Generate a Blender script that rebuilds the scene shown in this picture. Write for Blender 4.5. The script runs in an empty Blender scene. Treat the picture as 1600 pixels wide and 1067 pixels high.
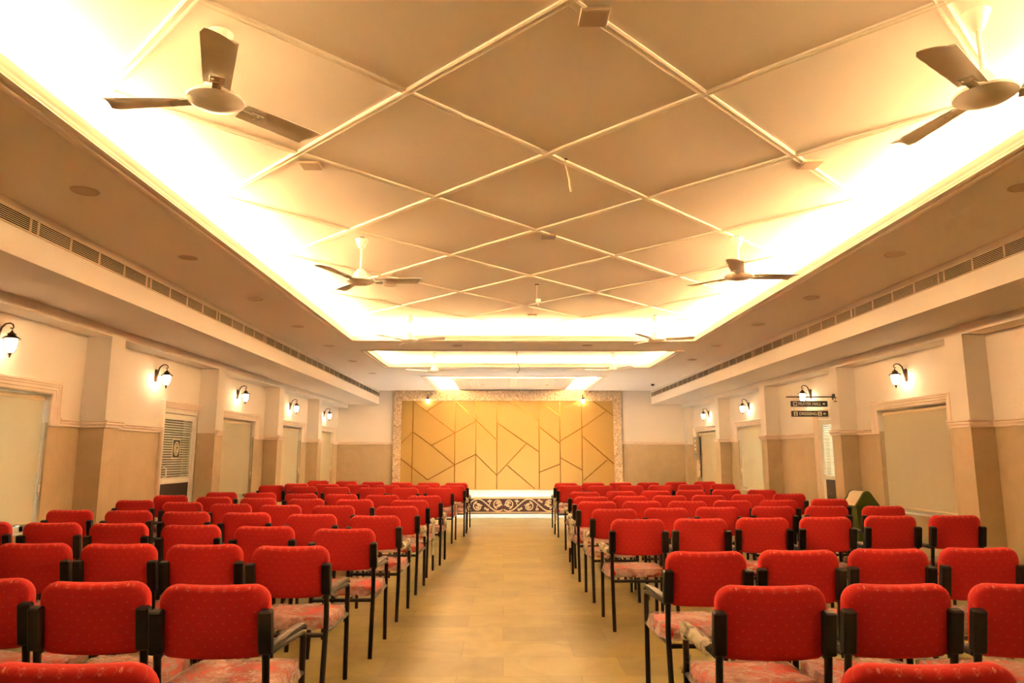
import bpy, math, random
from mathutils import Vector, Matrix, noise
random.seed(7)
PI = math.pi
scene = bpy.context.scene
COL = scene.collection
V = Vector

# ------------------------------------------------------------------ helpers
class MB:
    """collects faces and links them as one mesh object"""
    def __init__(s): s.v, s.f, s.m, s.mi = [], [], [], 0
    def add(s, vs, fs):
        b = len(s.v); s.v += [tuple(p) for p in vs]
        for f in fs: s.f.append(tuple(b + i for i in f)); s.m.append(s.mi)
        return s
    def box(s, x0, x1, y0, y1, z0, z1):
        vs = [(x, y, z) for z in (z0, z1) for y in (y0, y1) for x in (x0, x1)]
        return s.add(vs, [(0,2,3,1),(4,5,7,6),(0,1,5,4),(2,6,7,3),(0,4,6,2),(1,3,7,5)])
    def bevbox(s, x0, x1, y0, y1, z0, z1, b, M=None):
        c = V(((x0+x1)/2, (y0+y1)/2, (z0+z1)/2)); h = V(((x1-x0)/2, (y1-y0)/2, (z1-z0)/2))
        vs, idx = [], {}
        for sx in (-1,1):
            for sy in (-1,1):
                for sz in (-1,1):
                    for a in range(3):
                        p = [sx*h[0], sy*h[1], sz*h[2]]
                        for q in range(3):
                            if q != a: p[q] -= (sx,sy,sz)[q]*b
                        idx[(sx,sy,sz,a)] = len(vs); vs.append(c + V(p))
        fs = []
        for a in range(3):
            o1, o2 = [q for q in range(3) if q != a]
            for sg in (-1,1):
                L = []
                for (u,w) in ((-1,-1),(1,-1),(1,1),(-1,1)):
                    k = [0,0,0]; k[a] = sg; k[o1] = u; k[o2] = w; L.append(idx[(*k, a)])
                if (sg > 0) == (a == 1): L.reverse()
                fs.append(L)
        for a in range(3):
            o1, o2 = [q for q in range(3) if q != a]
            for u in (-1,1):
                for w in (-1,1):
                    L = []
                    for sg, order in ((-1,(o1,o2)),(1,(o2,o1))):
                        for o in order:
                            k = [0,0,0]; k[a] = sg; k[o1] = u; k[o2] = w; L.append(idx[(*k, o)])
                    fs.append(L)
        for sx in (-1,1):
            for sy in (-1,1):
                for sz in (-1,1): fs.append([idx[(sx,sy,sz,a)] for a in range(3)])
        if M is not None: vs = [M @ p for p in vs]
        return s.add(vs, fs)
    def tube(s, pts, r, n=8, flat=1.0, cap=True, closed=False, sq=False):
        pts = [V(p) for p in pts]; N = len(pts)
        rr = r if isinstance(r, (list, tuple)) else [r]*N
        prev, rings = None, []
        for i in range(N):
            if closed: d = pts[(i+1) % N] - pts[i-1]
            else: d = pts[min(i+1, N-1)] - pts[max(i-1, 0)]
            d.normalize()
            if prev is None:
                up = V((0,0,1)) if abs(d.z) < .9 else V((1,0,0))
                a = d.cross(up).normalized()
            else: a = (prev - d*prev.dot(d)).normalized()
            prev = a; b = d.cross(a).normalized()
            ring = []
            for k in range(n):
                t = 2*PI*(k+.5)/n; ca, sa = math.cos(t), math.sin(t)
                if sq:
                    q = max(abs(ca), abs(sa)); e = (1/q)*.72 + .28; ca *= e*.92; sa *= e*.92
                ring.append(pts[i] + a*ca*rr[i] + b*sa*rr[i]*flat)
            rings.append(ring)
        vs = [p for g in rings for p in g]; fs = []
        for i in range(N if closed else N-1):
            j = (i+1) % N
            for k in range(n):
                l = (k+1) % n; fs.append((i*n+k, i*n+l, j*n+l, j*n+k))
        if cap and not closed: fs.append(tuple(reversed(range(n)))); fs.append(tuple((N-1)*n+k for k in range(n)))
        return s.add(vs, fs)
    def lathe(s, prof, n=24, M=None, cap=True):
        vs, fs = [], []
        for r, z in prof:
            for k in range(n):
                t = 2*PI*k/n; vs.append(V((r*math.cos(t), r*math.sin(t), z)))
        for i in range(len(prof)-1):
            for k in range(n):
                l = (k+1) % n; fs.append((i*n+k, i*n+l, (i+1)*n+l, (i+1)*n+k))
        if cap:
            if prof[0][0] > 1e-4: fs.append(tuple(reversed(range(n))))
            if prof[-1][0] > 1e-4: fs.append(tuple((len(prof)-1)*n+k for k in range(n)))
        if M is not None: vs = [M @ p for p in vs]
        return s.add(vs, fs)
    def prism(s, poly, a, b, M):
        """poly (u,v) pushed from w=a to w=b; M maps (u,v,w)"""
        n = len(poly)
        vs = [M @ V((u, v, a)) for u, v in poly] + [M @ V((u, v, b)) for u, v in poly]
        fs = [tuple(reversed(range(n))), tuple(range(n, 2*n))] + [(i, (i+1) % n, n+(i+1) % n, n+i) for i in range(n)]
        return s.add(vs, fs)
    def sweep(s, pts, prof, nrm, closed=False):
        """a moulding profile (u sideways, v along nrm) mitred along a flat path"""
        pts = [V(p) for p in pts]; nrm = V(nrm); N = len(pts); k = len(prof); vs, fs = [], []
        for i in range(N):
            d1 = (pts[i]-pts[i-1]).normalized() if (i > 0 or closed) else None
            d2 = (pts[(i+1) % N]-pts[i]).normalized() if (i < N-1 or closed) else None
            s1 = d1.cross(nrm) if d1 else None; s2 = d2.cross(nrm) if d2 else None
            if s1 is None: m = s2
            elif s2 is None: m = s1
            else: m = (s1+s2)/(1+s1.dot(s2))
            vs += [pts[i] + m*u + nrm*v for u, v in prof]
        for i in range(N if closed else N-1):
            j = (i+1) % N
            for q in range(k):
                l = (q+1) % k; fs.append((i*k+q, i*k+l, j*k+l, j*k+q))
        if not closed: fs.append(tuple(reversed(range(k)))); fs.append(tuple((N-1)*k+q for q in range(k)))
        return s.add(vs, fs)
    def mesh(s, name, mats, smooth=None):
        me = bpy.data.meshes.new(name); me.from_pydata(s.v, [], s.f)
        for m in (mats if isinstance(mats, (list, tuple)) else [mats]): me.materials.append(m)
        me.polygons.foreach_set('material_index', s.m)
        me.validate(); me.update()
        import bmesh
        bm = bmesh.new(); bm.from_mesh(me); bmesh.ops.recalc_face_normals(bm, faces=bm.faces[:])
        if smooth is not None:
            for f in bm.faces: f.smooth = True
            for e in bm.edges:
                if len(e.link_faces) == 2 and e.calc_face_angle(0) > math.radians(smooth): e.smooth = False
        bm.to_mesh(me); bm.free()
        return me
    def build(s, name, mats, parent=None, smooth=None, loc=None):
        o = bpy.data.objects.new(name, s.mesh(name, mats, smooth)); COL.objects.link(o)
        if parent is not None: o.parent = parent
        if loc is not None: o.location = loc
        return o

def tag(o, label=None, cat=None, group=None, kind=None):
    if label: o['label'] = label
    if cat: o['category'] = cat
    if group: o['group'] = group
    if kind: o['kind'] = kind
    return o
def empty(name, loc=(0,0,0), rz=0):
    o = bpy.data.objects.new(name, None); COL.objects.link(o); o.location = loc; o.rotation_euler = (0,0,rz); return o
def copy_tree(o, parent=None):
    c = o.copy(); COL.objects.link(c)
    if parent is not None: c.parent = parent
    for ch in list(o.children): copy_tree(ch, c)
    return c
def struct(mb, name, mats, parent=None, smooth=None):
    return tag(mb.build(name, mats, parent, smooth), kind='structure')

# ------------------------------------------------------------------ materials
def lin(c):
    return tuple((x/12.92 if x <= .04045 else ((x+.055)/1.055)**2.4) for x in c)
class NT:
    def __init__(s, m): s.t = m.node_tree; s.n = s.t.nodes; s.l = s.t.links
    def new(s, ty, **kw):
        n = s.n.new(ty)
        for k, v in kw.items(): setattr(n, k, v)
        return n
    def link(s, a, b): s.l.new(a, b)
    def math(s, op, a, b=None, c=None):
        n = s.new('ShaderNodeMath', operation=op)
        for i, x in enumerate((a, b, c)):
            if x is None: continue
            if isinstance(x, (int, float)): n.inputs[i].default_value = x
            else: s.link(x, n.inputs[i])
        return n.outputs[0]
def mat(name, col, rough=.6, metal=0, vary=.06, scale=3.0, bump=0, bscale=60, emit=None, estr=0, spec=.5, coat=0):
    m = bpy.data.materials.new(name); m.use_nodes = True; t = NT(m)
    p = t.n['Principled BSDF']
    p.inputs['Roughness'].default_value = rough; p.inputs['Metallic'].default_value = metal
    p.inputs['Specular IOR Level'].default_value = spec; p.inputs['Coat Weight'].default_value = coat
    tc = t.new('ShaderNodeTexCoord'); nz = t.new('ShaderNodeTexNoise'); nz.inputs['Scale'].default_value = scale; nz.inputs['Detail'].default_value = 4
    t.link(tc.outputs['Object'], nz.inputs['Vector'])
    mx = t.new('ShaderNodeMix', data_type='RGBA')
    mx.inputs['A'].default_value = (*[max(0, c*(1-vary)) for c in col], 1); mx.inputs['B'].default_value = (*[min(1, c*(1+vary)) for c in col], 1)
    t.link(nz.outputs['Fac'], mx.inputs['Factor']); t.link(mx.outputs['Result'], p.inputs['Base Color'])
    if bump:
        n2 = t.new('ShaderNodeTexNoise'); n2.inputs['Scale'].default_value = bscale; t.link(tc.outputs['Object'], n2.inputs['Vector'])
        b = t.new('ShaderNodeBump'); b.inputs['Strength'].default_value = bump; b.inputs['Distance'].default_value = .01
        t.link(n2.outputs['Fac'], b.inputs['Height']); t.link(b.outputs['Normal'], p.inputs['Normal'])
    if emit: p.inputs['Emission Color'].default_value = (*emit, 1); p.inputs['Emission Strength'].default_value = estr
    m['_mix'] = 1
    return m

M = {}
M['paint'] = mat('wall_paint', (.80,.73,.635), .75, vary=.02, scale=1.5, bump=.03, bscale=90)
M['ceil'] = mat('ceiling_paint', (.93,.88,.79), .8, vary=.02, scale=1.2)
M['lattice'] = mat('lattice_paint', (.92,.88,.76), .6, vary=.02)
M['mould'] = mat('moulding_paint', (.84,.70,.57), .5, vary=.04, scale=6)
M['lip'] = mat('cove_paint', (.86,.76,.63), .5, vary=.03, scale=6)
M['black'] = mat('black_metal', (.012,.010,.009), .38, vary=.2, scale=20, bump=.02)
M['blackplastic'] = mat('black_plastic', (.011,.010,.009), .5, vary=.15, scale=20, bump=.05, bscale=200)
M['arm'] = mat('armrest_plastic', (.045,.026,.014), .35, vary=.25, scale=15)
M['fan'] = mat('fan_enamel', (.93,.90,.82), .35, vary=.03)
M['blind'] = None
M['white'] = mat('white_frame', (.85,.80,.70), .45, vary=.03)
M['darkpanel'] = mat('dark_laminate', (.045,.030,.028), .4, vary=.2, scale=8)
M['bronze'] = mat('aged_bronze', (.11,.055,.025), .4, metal=.6, vary=.3, scale=25)
M['marble'] = mat('white_marble', (.84,.84,.82), .12, vary=.06, scale=4)
M['maroon'] = mat('maroon_board', (.085,.028,.022), .6, vary=.15, scale=6)
M['carve'] = mat('carved_cream', (.74,.55,.28), .5, vary=.08, scale=10)
M['brass'] = mat('brass_strip', (.46,.26,.05), .2, metal=.92, vary=.1, scale=8)
M['plank'] = mat('plank_ceiling', (.80,.68,.52), .55, vary=.04, scale=4)
M['green'] = mat('green_plastic', (.060,.088,.005), .45, vary=.12, scale=8)
M['cream_plastic'] = mat('cream_plastic', (.78,.64,.42), .45, vary=.05)
M['signblack'] = mat('sign_black', (.012,.009,.008), .35, vary=.1)
M['signwhite'] = mat('sign_cream', (.85,.76,.58), .5, vary=.05)
M['disc'] = mat('ceiling_disc', (.62,.50,.38), .55, vary=.03)
M['plate'] = mat('ceiling_plate', (.55,.43,.29), .5, vary=.05)
M['grey'] = mat('grey_box', (.36,.31,.20), .5, vary=.15, scale=14)
M['wire'] = mat('wire_sheath', (.80,.66,.46), .5)
M['wiredark'] = mat('wire_dark', (.20,.12,.06), .5)
M['void'] = mat('dark_void', (.02,.014,.010), .9)
M['slat'] = mat('grille_slat', (.68,.54,.36), .5, vary=.04)
M['corridor'] = mat('corridor_paint', (.20,.12,.075), .8, vary=.1)
M['pale'] = mat('pale_curtain', (.70,.72,.62), .8)
M['orange'] = mat('dado_grout', (.5,.35,.2), .7)

def tile_mat(name, c1, c2, cm, w, h, off, plane, rough, mort=.004, spec=.5, vein=.25):
    m = bpy.data.materials.new(name); m.use_nodes = True; t = NT(m); p = t.n['Principled BSDF']
    g = t.new('ShaderNodeNewGeometry'); sx = t.new('ShaderNodeSeparateXYZ'); t.link(g.outputs['Position'], sx.inputs[0])
    cb = t.new('ShaderNodeCombineXYZ')
    a, b = plane
    if a == 'H': t.link(t.math('ADD', sx.outputs['X'], sx.outputs['Y']), cb.inputs[0])
    else: t.link(sx.outputs[a], cb.inputs[0])
    t.link(sx.outputs[b], cb.inputs[1])
    br = t.new('ShaderNodeTexBrick'); br.offset = off; br.inputs['Scale'].default_value = 1
    br.inputs['Brick Width'].default_value = w; br.inputs['Row Height'].default_value = h
    br.inputs['Mortar Size'].default_value = mort; br.inputs['Mortar Smooth'].default_value = .3; br.inputs['Bias'].default_value = 0
    br.inputs['Color1'].default_value = (*c1, 1); br.inputs['Color2'].default_value = (*c2, 1); br.inputs['Mortar'].default_value = (*cm, 1)
    t.link(cb.outputs[0], br.inputs['Vector'])
    nz = t.new('ShaderNodeTexNoise'); nz.inputs['Scale'].default_value = 2.2; nz.inputs['Detail'].default_value = 8; nz.inputs['Roughness'].default_value = .65; nz.inputs['Distortion'].default_value = 1.2
    t.link(g.outputs['Position'], nz.inputs['Vector'])
    rp = t.new('ShaderNodeValToRGB'); rp.color_ramp.elements[0].position = .3; rp.color_ramp.elements[0].color = (1-vein,1-vein*1.1,1-vein*1.3,1); rp.color_ramp.elements[1].position = .65; rp.color_ramp.elements[1].color = (1,1,1,1)
    t.link(nz.outputs['Fac'], rp.inputs[0])
    mx = t.new('ShaderNodeMix', data_type='RGBA', blend_type='MULTIPLY'); mx.inputs['Factor'].default_value = 1
    t.link(br.outputs['Color'], mx.inputs['A']); t.link(rp.outputs[0], mx.inputs['B']); t.link(mx.outputs['Result'], p.inputs['Base Color'])
    p.inputs['Roughness'].default_value = rough; p.inputs['Specular IOR Level'].default_value = spec
    return m
M['floor'] = tile_mat('stone_floor', (.40,.345,.120), (.30,.25,.092), (.28,.225,.085), .78, .43, .37, ('X','Y'), .34, vein=.30)
M['dado'] = tile_mat('dado_stone', (.60,.46,.28), (.57,.435,.26), (.49,.37,.21), .62, 2.4, 0, ('H','Z'), .4, mort=.003, vein=.12)

def fabric_mat():
    m = bpy.data.materials.new('red_fabric'); m.use_nodes = True; t = NT(m); p = t.n['Principled BSDF']
    tc = t.new('ShaderNodeTexCoord'); sx = t.new('ShaderNodeSeparateXYZ'); t.link(tc.outputs['Object'], sx.inputs[0])
    # along the pad: x, and height plus depth so that the print rolls over the top edge
    u = t.math('DIVIDE', sx.outputs['X'], .048)
    v = t.math('DIVIDE', t.math('SUBTRACT', sx.outputs['Z'], sx.outputs['Y']), .030)
    row = t.math('FLOOR', v); odd = t.math('MODULO', t.math('ABSOLUTE', row), 2)
    uu = t.math('ADD', u, t.math('MULTIPLY', odd, .5))
    fu = t.math('SUBTRACT', t.math('FRACT', uu), .5); fv = t.math('SUBTRACT', t.math('FRACT', v), .5)
    # a small 'w' shaped woven mark
    zig = t.math('MULTIPLY', t.math('PINGPONG', t.math('ADD', fu, 1.0), .055), 2.2)
    d = t.math('ABSOLUTE', t.math('SUBTRACT', fv, t.math('SUBTRACT', zig, .06)))
    dot = t.math('MULTIPLY', t.math('LESS_THAN', d, .05), t.math('LESS_THAN', t.math('ABSOLUTE', fu), .085))
    # faint wavy lines joining the marks
    wl = t.math('ABSOLUTE', t.math('SUBTRACT', fv, t.math('SUBTRACT', t.math('MULTIPLY', t.math('PINGPONG', uu, .5), 1.0), .25)))
    line = t.math('MULTIPLY', t.math('LESS_THAN', wl, .05), .12)
    wv = t.new('ShaderNodeTexNoise'); wv.inputs['Scale'].default_value = 300; t.link(tc.outputs['Object'], wv.inputs['Vector'])
    base = t.new('ShaderNodeMix', data_type='RGBA'); base.inputs['A'].default_value = (.54,.026,.026,1); base.inputs['B'].default_value = (.66,.038,.036,1)
    t.link(wv.outputs['Fac'], base.inputs['Factor'])
    mx = t.new('ShaderNodeMix', data_type='RGBA'); mx.inputs['B'].default_value = (.85,.42,.30,1)
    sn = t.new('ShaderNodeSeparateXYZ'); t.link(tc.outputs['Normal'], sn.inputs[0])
    up = t.new('ShaderNodeMapRange'); up.inputs['From Min'].default_value = .15; up.inputs['From Max'].default_value = .6; up.inputs['To Min'].default_value = .0; up.inputs['To Max'].default_value = 1; t.link(sn.outputs['Z'], up.inputs['Value'])  # marks coloured stronger on upward faces, painting in the sheen of the threads
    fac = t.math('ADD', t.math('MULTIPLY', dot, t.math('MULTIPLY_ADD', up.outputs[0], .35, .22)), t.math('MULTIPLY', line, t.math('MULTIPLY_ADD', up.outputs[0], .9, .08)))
    t.link(fac, mx.inputs['Factor']); t.link(base.outputs['Result'], mx.inputs['A'])
    t.link(mx.outputs['Result'], p.inputs['Base Color'])
    p.inputs['Roughness'].default_value = .8; p.inputs['Specular IOR Level'].default_value = .25
    p.inputs['Sheen Weight'].default_value = .25; p.inputs['Sheen Tint'].default_value = (1,.25,.2,1); p.inputs['Sheen Roughness'].default_value = .4
    b = t.new('ShaderNodeBump'); b.inputs['Strength'].default_value = .15; b.inputs['Distance'].default_value = .002
    t.link(wv.outputs['Fac'], b.inputs['Height']); t.link(b.outputs['Normal'], p.inputs['Normal'])
    return m
M['red'] = fabric_mat()

def wrap_mat(name, lo, hi, tint):
    m = bpy.data.materials.new(name); m.use_nodes = True; t = NT(m); p = t.n['Principled BSDF']; out = t.n['Material Output']
    p.inputs['Base Color'].default_value = (*tint, 1); p.inputs['Roughness'].default_value = .16; p.inputs['Specular IOR Level'].default_value = .9
    tc = t.new('ShaderNodeTexCoord')
    nz = t.new('ShaderNodeTexNoise'); nz.inputs['Scale'].default_value = 9; nz.inputs['Detail'].default_value = 6; nz.inputs['Distortion'].default_value = .7
    mp = t.new('ShaderNodeMapping'); mp.inputs['Scale'].default_value = (1,1.8,1); oi = t.new('ShaderNodeObjectInfo')
    ad = t.new('ShaderNodeVectorMath', operation='ADD'); t.link(tc.outputs['Object'], ad.inputs[0])
    sc = t.new('ShaderNodeVectorMath', operation='SCALE'); t.link(oi.outputs['Location'], sc.inputs[0]); sc.inputs['Scale'].default_value = .37
    t.link(sc.outputs[0], ad.inputs[1]); t.link(ad.outputs[0], mp.inputs[0]); t.link(mp.outputs[0], nz.inputs['Vector'])
    rid = t.math('POWER', t.math('SUBTRACT', 1.0, t.math('MULTIPLY', t.math('ABSOLUTE', t.math('SUBTRACT', nz.outputs['Fac'], .5)), 5.0)), 5.0)
    n0 = t.new('ShaderNodeTexNoise'); n0.inputs['Scale'].default_value = 5; n0.inputs['Detail'].default_value = 3; t.link(mp.outputs[0], n0.inputs['Vector'])
    rp = t.new('ShaderNodeMapRange'); rp.inputs['From Min'].default_value = .40; rp.inputs['From Max'].default_value = .62; rp.inputs['To Min'].default_value = lo; rp.inputs['To Max'].default_value = hi
    t.link(t.math('ADD', n0.outputs['Fac'], t.math('MULTIPLY', t.math('MAXIMUM', rid, 0.0), .14)), rp.inputs['Value'])
    tr = t.new('ShaderNodeBsdfTransparent'); mx = t.new('ShaderNodeMixShader')
    t.link(rp.outputs[0], mx.inputs[0]); t.link(tr.outputs[0], mx.inputs[1]); t.link(p.outputs[0], mx.inputs[2]); t.link(mx.outputs[0], out.inputs['Surface'])
    n2 = t.new('ShaderNodeTexNoise'); n2.inputs['Scale'].default_value = 26; n2.inputs['Detail'].default_value = 3; n2.inputs['Distortion'].default_value = 2
    t.link(mp.outputs[0], n2.inputs['Vector'])
    b = t.new('ShaderNodeBump'); b.inputs['Strength'].default_value = 1; b.inputs['Distance'].default_value = .02
    t.link(n2.outputs['Fac'], b.inputs['Height']); t.link(b.outputs['Normal'], p.inputs['Normal'])
    return m
M['wrap'] = wrap_mat('clear_plastic_wrap', .26, .62, (.82,.64,.60))
M['wrapstrip'] = wrap_mat('loose_plastic_film', .35, .85, (.86,.78,.58))

def blind_mat():
    m = bpy.data.materials.new('blind_fabric'); m.use_nodes = True; t = NT(m); p = t.n['Principled BSDF']; out = t.n['Material Output']
    c = (.72,.64,.46)
    p.inputs['Base Color'].default_value = (*c, 1); p.inputs['Roughness'].default_value = .8
    tl = t.new('ShaderNodeBsdfTranslucent'); tl.inputs['Color'].default_value = (.8,.76,.6,1)
    mx = t.new('ShaderNodeMixShader'); mx.inputs[0].default_value = .3
    t.link(p.outputs[0], mx.inputs[1]); t.link(tl.outputs[0], mx.inputs[2]); t.link(mx.outputs[0], out.inputs['Surface'])
    tc = t.new('ShaderNodeTexCoord'); nz = t.new('ShaderNodeTexNoise'); nz.inputs['Scale'].default_value = 220; t.link(tc.outputs['Object'], nz.inputs['Vector'])
    b = t.new('ShaderNodeBump'); b.inputs['Strength'].default_value = .1; b.inputs['Distance'].default_value = .002; t.link(nz.outputs['Fac'], b.inputs['Height']); t.link(b.outputs['Normal'], p.inputs['Normal'])
    return m
M['blind'] = blind_mat()
def glass_mat():
    m = bpy.data.materials.new('clear_glass'); m.use_nodes = True; t = NT(m); p = t.n['Principled BSDF']; out = t.n['Material Output']
    p.inputs['Base Color'].default_value = (.9,.95,.92,1); p.inputs['Roughness'].default_value = .03
    tr = t.new('ShaderNodeBsdfTransparent'); tr.inputs['Color'].default_value = (.93,.96,.94,1); mx = t.new('ShaderNodeMixShader'); mx.inputs[0].default_value = .09
    t.link(tr.outputs[0], mx.inputs[1]); t.link(p.outputs[0], mx.inputs[2]); t.link(mx.outputs[0], out.inputs['Surface']); return m
M['glass'] = glass_mat()
def frost_mat(name, c, tw):
    m = bpy.data.materials.new(name); m.use_nodes = True; t = NT(m); p = t.n['Principled BSDF']; out = t.n['Material Output']
    p.inputs['Base Color'].default_value = (*c, 1); p.inputs['Roughness'].default_value = .5
    tl = t.new('ShaderNodeBsdfTranslucent'); tl.inputs['Color'].default_value = (*c, 1); mx = t.new('ShaderNodeMixShader'); mx.inputs[0].default_value = tw
    t.link(p.outputs[0], mx.inputs[1]); t.link(tl.outputs[0], mx.inputs[2]); t.link(mx.outputs[0], out.inputs['Surface']); return m
M['frost'] = frost_mat('frosted_film', (.80,.76,.62), .35)

def emit_mat(name, col, s):
    m = bpy.data.materials.new(name); m.use_nodes = True; t = NT(m); p = t.n['Principled BSDF']
    p.inputs['Base Color'].default_value = (.9,.9,.88,1); p.inputs['Roughness'].default_value = .3
    p.inputs['Emission Color'].default_value = (*col, 1); p.inputs['Emission Strength'].default_value = s; return m
M['globe'] = emit_mat('lit_frosted_globe', (1,.78,.48), 45)

def laminate_mat():
    m = mat('gold_laminate', (.42,.265,.07), .40, vary=.05, scale=.6, spec=.3)
    return m
M['laminate'] = laminate_mat()
def relief_mat():
    m = mat('carved_border', (.78,.58,.34), .5, vary=.05, scale=3); t = NT(m); p = t.n['Principled BSDF']
    g = t.new('ShaderNodeTexCoord'); vo = t.new('ShaderNodeTexVoronoi', feature='SMOOTH_F1'); vo.inputs['Scale'].default_value = 9
    nz = t.new('ShaderNodeTexNoise'); nz.inputs['Scale'].default_value = 9; nz.inputs['Distortion'].default_value = 2
    t.link(g.outputs['Object'], nz.inputs['Vector'])
    ad = t.new('ShaderNodeVectorMath', operation='ADD'); sc = t.new('ShaderNodeVectorMath', operation='SCALE'); sc.inputs['Scale'].default_value = .12
    t.link(nz.outputs['Color'], sc.inputs[0]); t.link(g.outputs['Object'], ad.inputs[0]); t.link(sc.outputs[0], ad.inputs[1]); t.link(ad.outputs[0], vo.inputs['Vector'])
    sn = t.math('SINE', t.math('MULTIPLY', vo.outputs['Distance'], 30))
    b = t.new('ShaderNodeBump'); b.inputs['Strength'].default_value = .55; b.inputs['Distance'].default_value = .02
    t.link(sn, b.inputs['Height']); t.link(b.outputs['Normal'], p.inputs['Normal'])
    mx = t.new('ShaderNodeMix', data_type='RGBA'); mx.inputs['A'].default_value = (.50,.33,.17,1); mx.inputs['B'].default_value = (.82,.64,.42,1)
    t.link(t.math('MULTIPLY_ADD', sn, .5, .5), mx.inputs['Factor']); t.link(mx.outputs['Result'], p.inputs['Base Color'])
    return m
M['relief'] = relief_mat()

# ------------------------------------------------------------------ dimensions (metres; the camera stands at the origin)
XL, XR, XLP, XRP = -4.64, 5.28, -4.37, 5.02
Y0, YB = -3.6, 20.1
ZB, ZS, ZBEAM = 3.17, 2.78, 2.68          # band ceiling, bulkhead underside, wall beam underside
XBL, XBR = -3.5, 4.18
RAIL0, RAIL1 = 1.665, 1.745
CW = .13                                   # casing width
PL = [(-1.18,-.88),(1.84,2.14),(4.85,5.15),(7.88,8.17),(10.90,11.20),(13.92,14.23),(16.95,17.27)]
PR = [(-1.4,-1.1),(1.6,1.9),(4.6,4.9),(7.62,7.93),(10.60,10.88),(13.60,13.89),(16.58,16.88)]
# openings: (casing y0, y1, kind)
OL = [(5.55,7.47,'w'),(9.71,10.895,'d'),(11.60,13.51,'w'),(14.55,16.63,'w'),(17.55,19.70,'w')]
OR = [(8.27,10.12,'w'),(10.89,12.02,'d'),(14.28,16.19,'w'),(17.50,19.68,'w')]
ZC0, ZC1 = .62, 1.985                      # window opening
FLOOR_Y = [Y0, YB]

# ------------------------------------------------------------------ shell
b = MB(); b.box(XL-.8, XR+.8, Y0-.3, YB+.3, -.2, 0); struct(b, 'floor', M['floor'])

def wall_side(name, X, sgn, P, XP, O):
    """side wall with pillars and openings; sgn=+1: the room lies towards +x"""
    b = MB(); T = .2
    xa, xb = (X-T, X) if sgn > 0 else (X, X+T)
    def blk(y0, y1, z0, z1, x0=xa, x1=xb):
        for (s0, s1, mi) in ((z0, min(z1, 1.70), 1), (max(z0, 1.70), z1, 0)):
            if s1 > s0 + 1e-6: b.mi = mi; b.box(x0, x1, y0, y1, s0, s1)
    y = Y0
    for (c0, c1, k) in O:
        i0, i1 = (c0+CW, c1-CW) if k == 'w' else (c0+.06, c1-.02)
        blk(y, i0, 0, ZS)
        zb, zt = (ZC0, ZC1) if k == 'w' else (0, ZC1)
        if zb > 0: blk(i0, i1, 0, zb)
        blk(i0, i1, zt, ZS)
        y = i1
    blk(y, YB, 0, ZS)
    for (p0, p1) in P:
        x0, x1 = (X, XP) if sgn > 0 else (XP, X)
        blk(p0, p1, 0, ZBEAM, x0, x1)
    b.mi = 0
    x0, x1 = (X, XP) if sgn > 0 else (XP, X)
    b.box(x0, x1, Y0, YB, ZBEAM, ZS)
    return struct(b, name, [M['paint'], M['dado']])
wall_side('wall_left', XL, 1, PL, XLP, OL)
wall_side('wall_right', XR, -1, PR, XRP, OR)
b = MB(); b.mi = 1; b.box(XL-.2, XR+.2, YB, YB+.2, 0, 1.70); b.mi = 0; b.box(XL-.2, XR+.2, YB, YB+.2, 1.70, 3.7)
b.box(XL, -3.10, YB-.02, YB, 2.515, ZB); b.box(3.34, XR, YB-.02, YB, 2.515, ZB)
b.mi = 1; b.box(5.09, XR, 19.75, YB, 0, 1.66); b.mi = 0; b.box(5.09, XR, 19.75, YB, 1.66, ZS)
struct(b, 'wall_back', [M['paint'], M['dado']])
b = MB(); b.mi = 1; b.box(XL-.2, XR+.2, Y0-.2, Y0, 0, 1.70); b.mi = 0; b.box(XL-.2, XR+.2, Y0-.2, Y0, 1.70, 3.7); struct(b, 'wall_front', [M['paint'], M['dado']])

# band ceiling with three openings
OPN = [(-2.4, 3.05, .6, 11.19), (-2.38, 3.03, 12.30, 14.62), (-1.80, 2.30, 16.40, YB)]  # first opening's unseen near edge is pulled forward to cut light near the camera
ZT = 3.205
b = MB()
def ring(x0, x1, y0, y1, o):
    b.box(x0, o[0], y0, y1, ZB, ZT); b.box(o[1], x1, y0, y1, ZB, ZT); b.box(o[0], o[1], y0, o[2], ZB, ZT)
    if o[3] < y1: b.box(o[0], o[1], o[3], y1, ZB, ZT)
ring(XBL, XBR, Y0, 11.85, OPN[0]); ring(XBL, XBR, 11.85, 15.6, OPN[1]); ring(XBL, XBR, 15.6, YB, OPN[2])
struct(b, 'ceiling', M['ceil'])
# raised recess ceilings, their side walls
REC = [(-3.0, 3.65, .0, 11.82, 3.5), (-3.0, 3.63, 11.92, 15.2, 3.40), (-2.3, 2.8, 15.95, YB-.06, 3.42)]
b = MB()
for (x0, x1, y0, y1, z) in REC:
    b.box(x0-.04, x1+.04, y0-.04, y1+.04, z, z+.05)
    b.box(x0-.04, x0, y0, y1, ZT, z); b.box(x1, x1+.04, y0, y1, ZT, z); b.box(x0, x1, y0-.04, y0, ZT, z); b.box(x0, x1, y1, y1+.04, ZT, z)
struct(b, 'ceiling_recess', M['ceil'])
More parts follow.
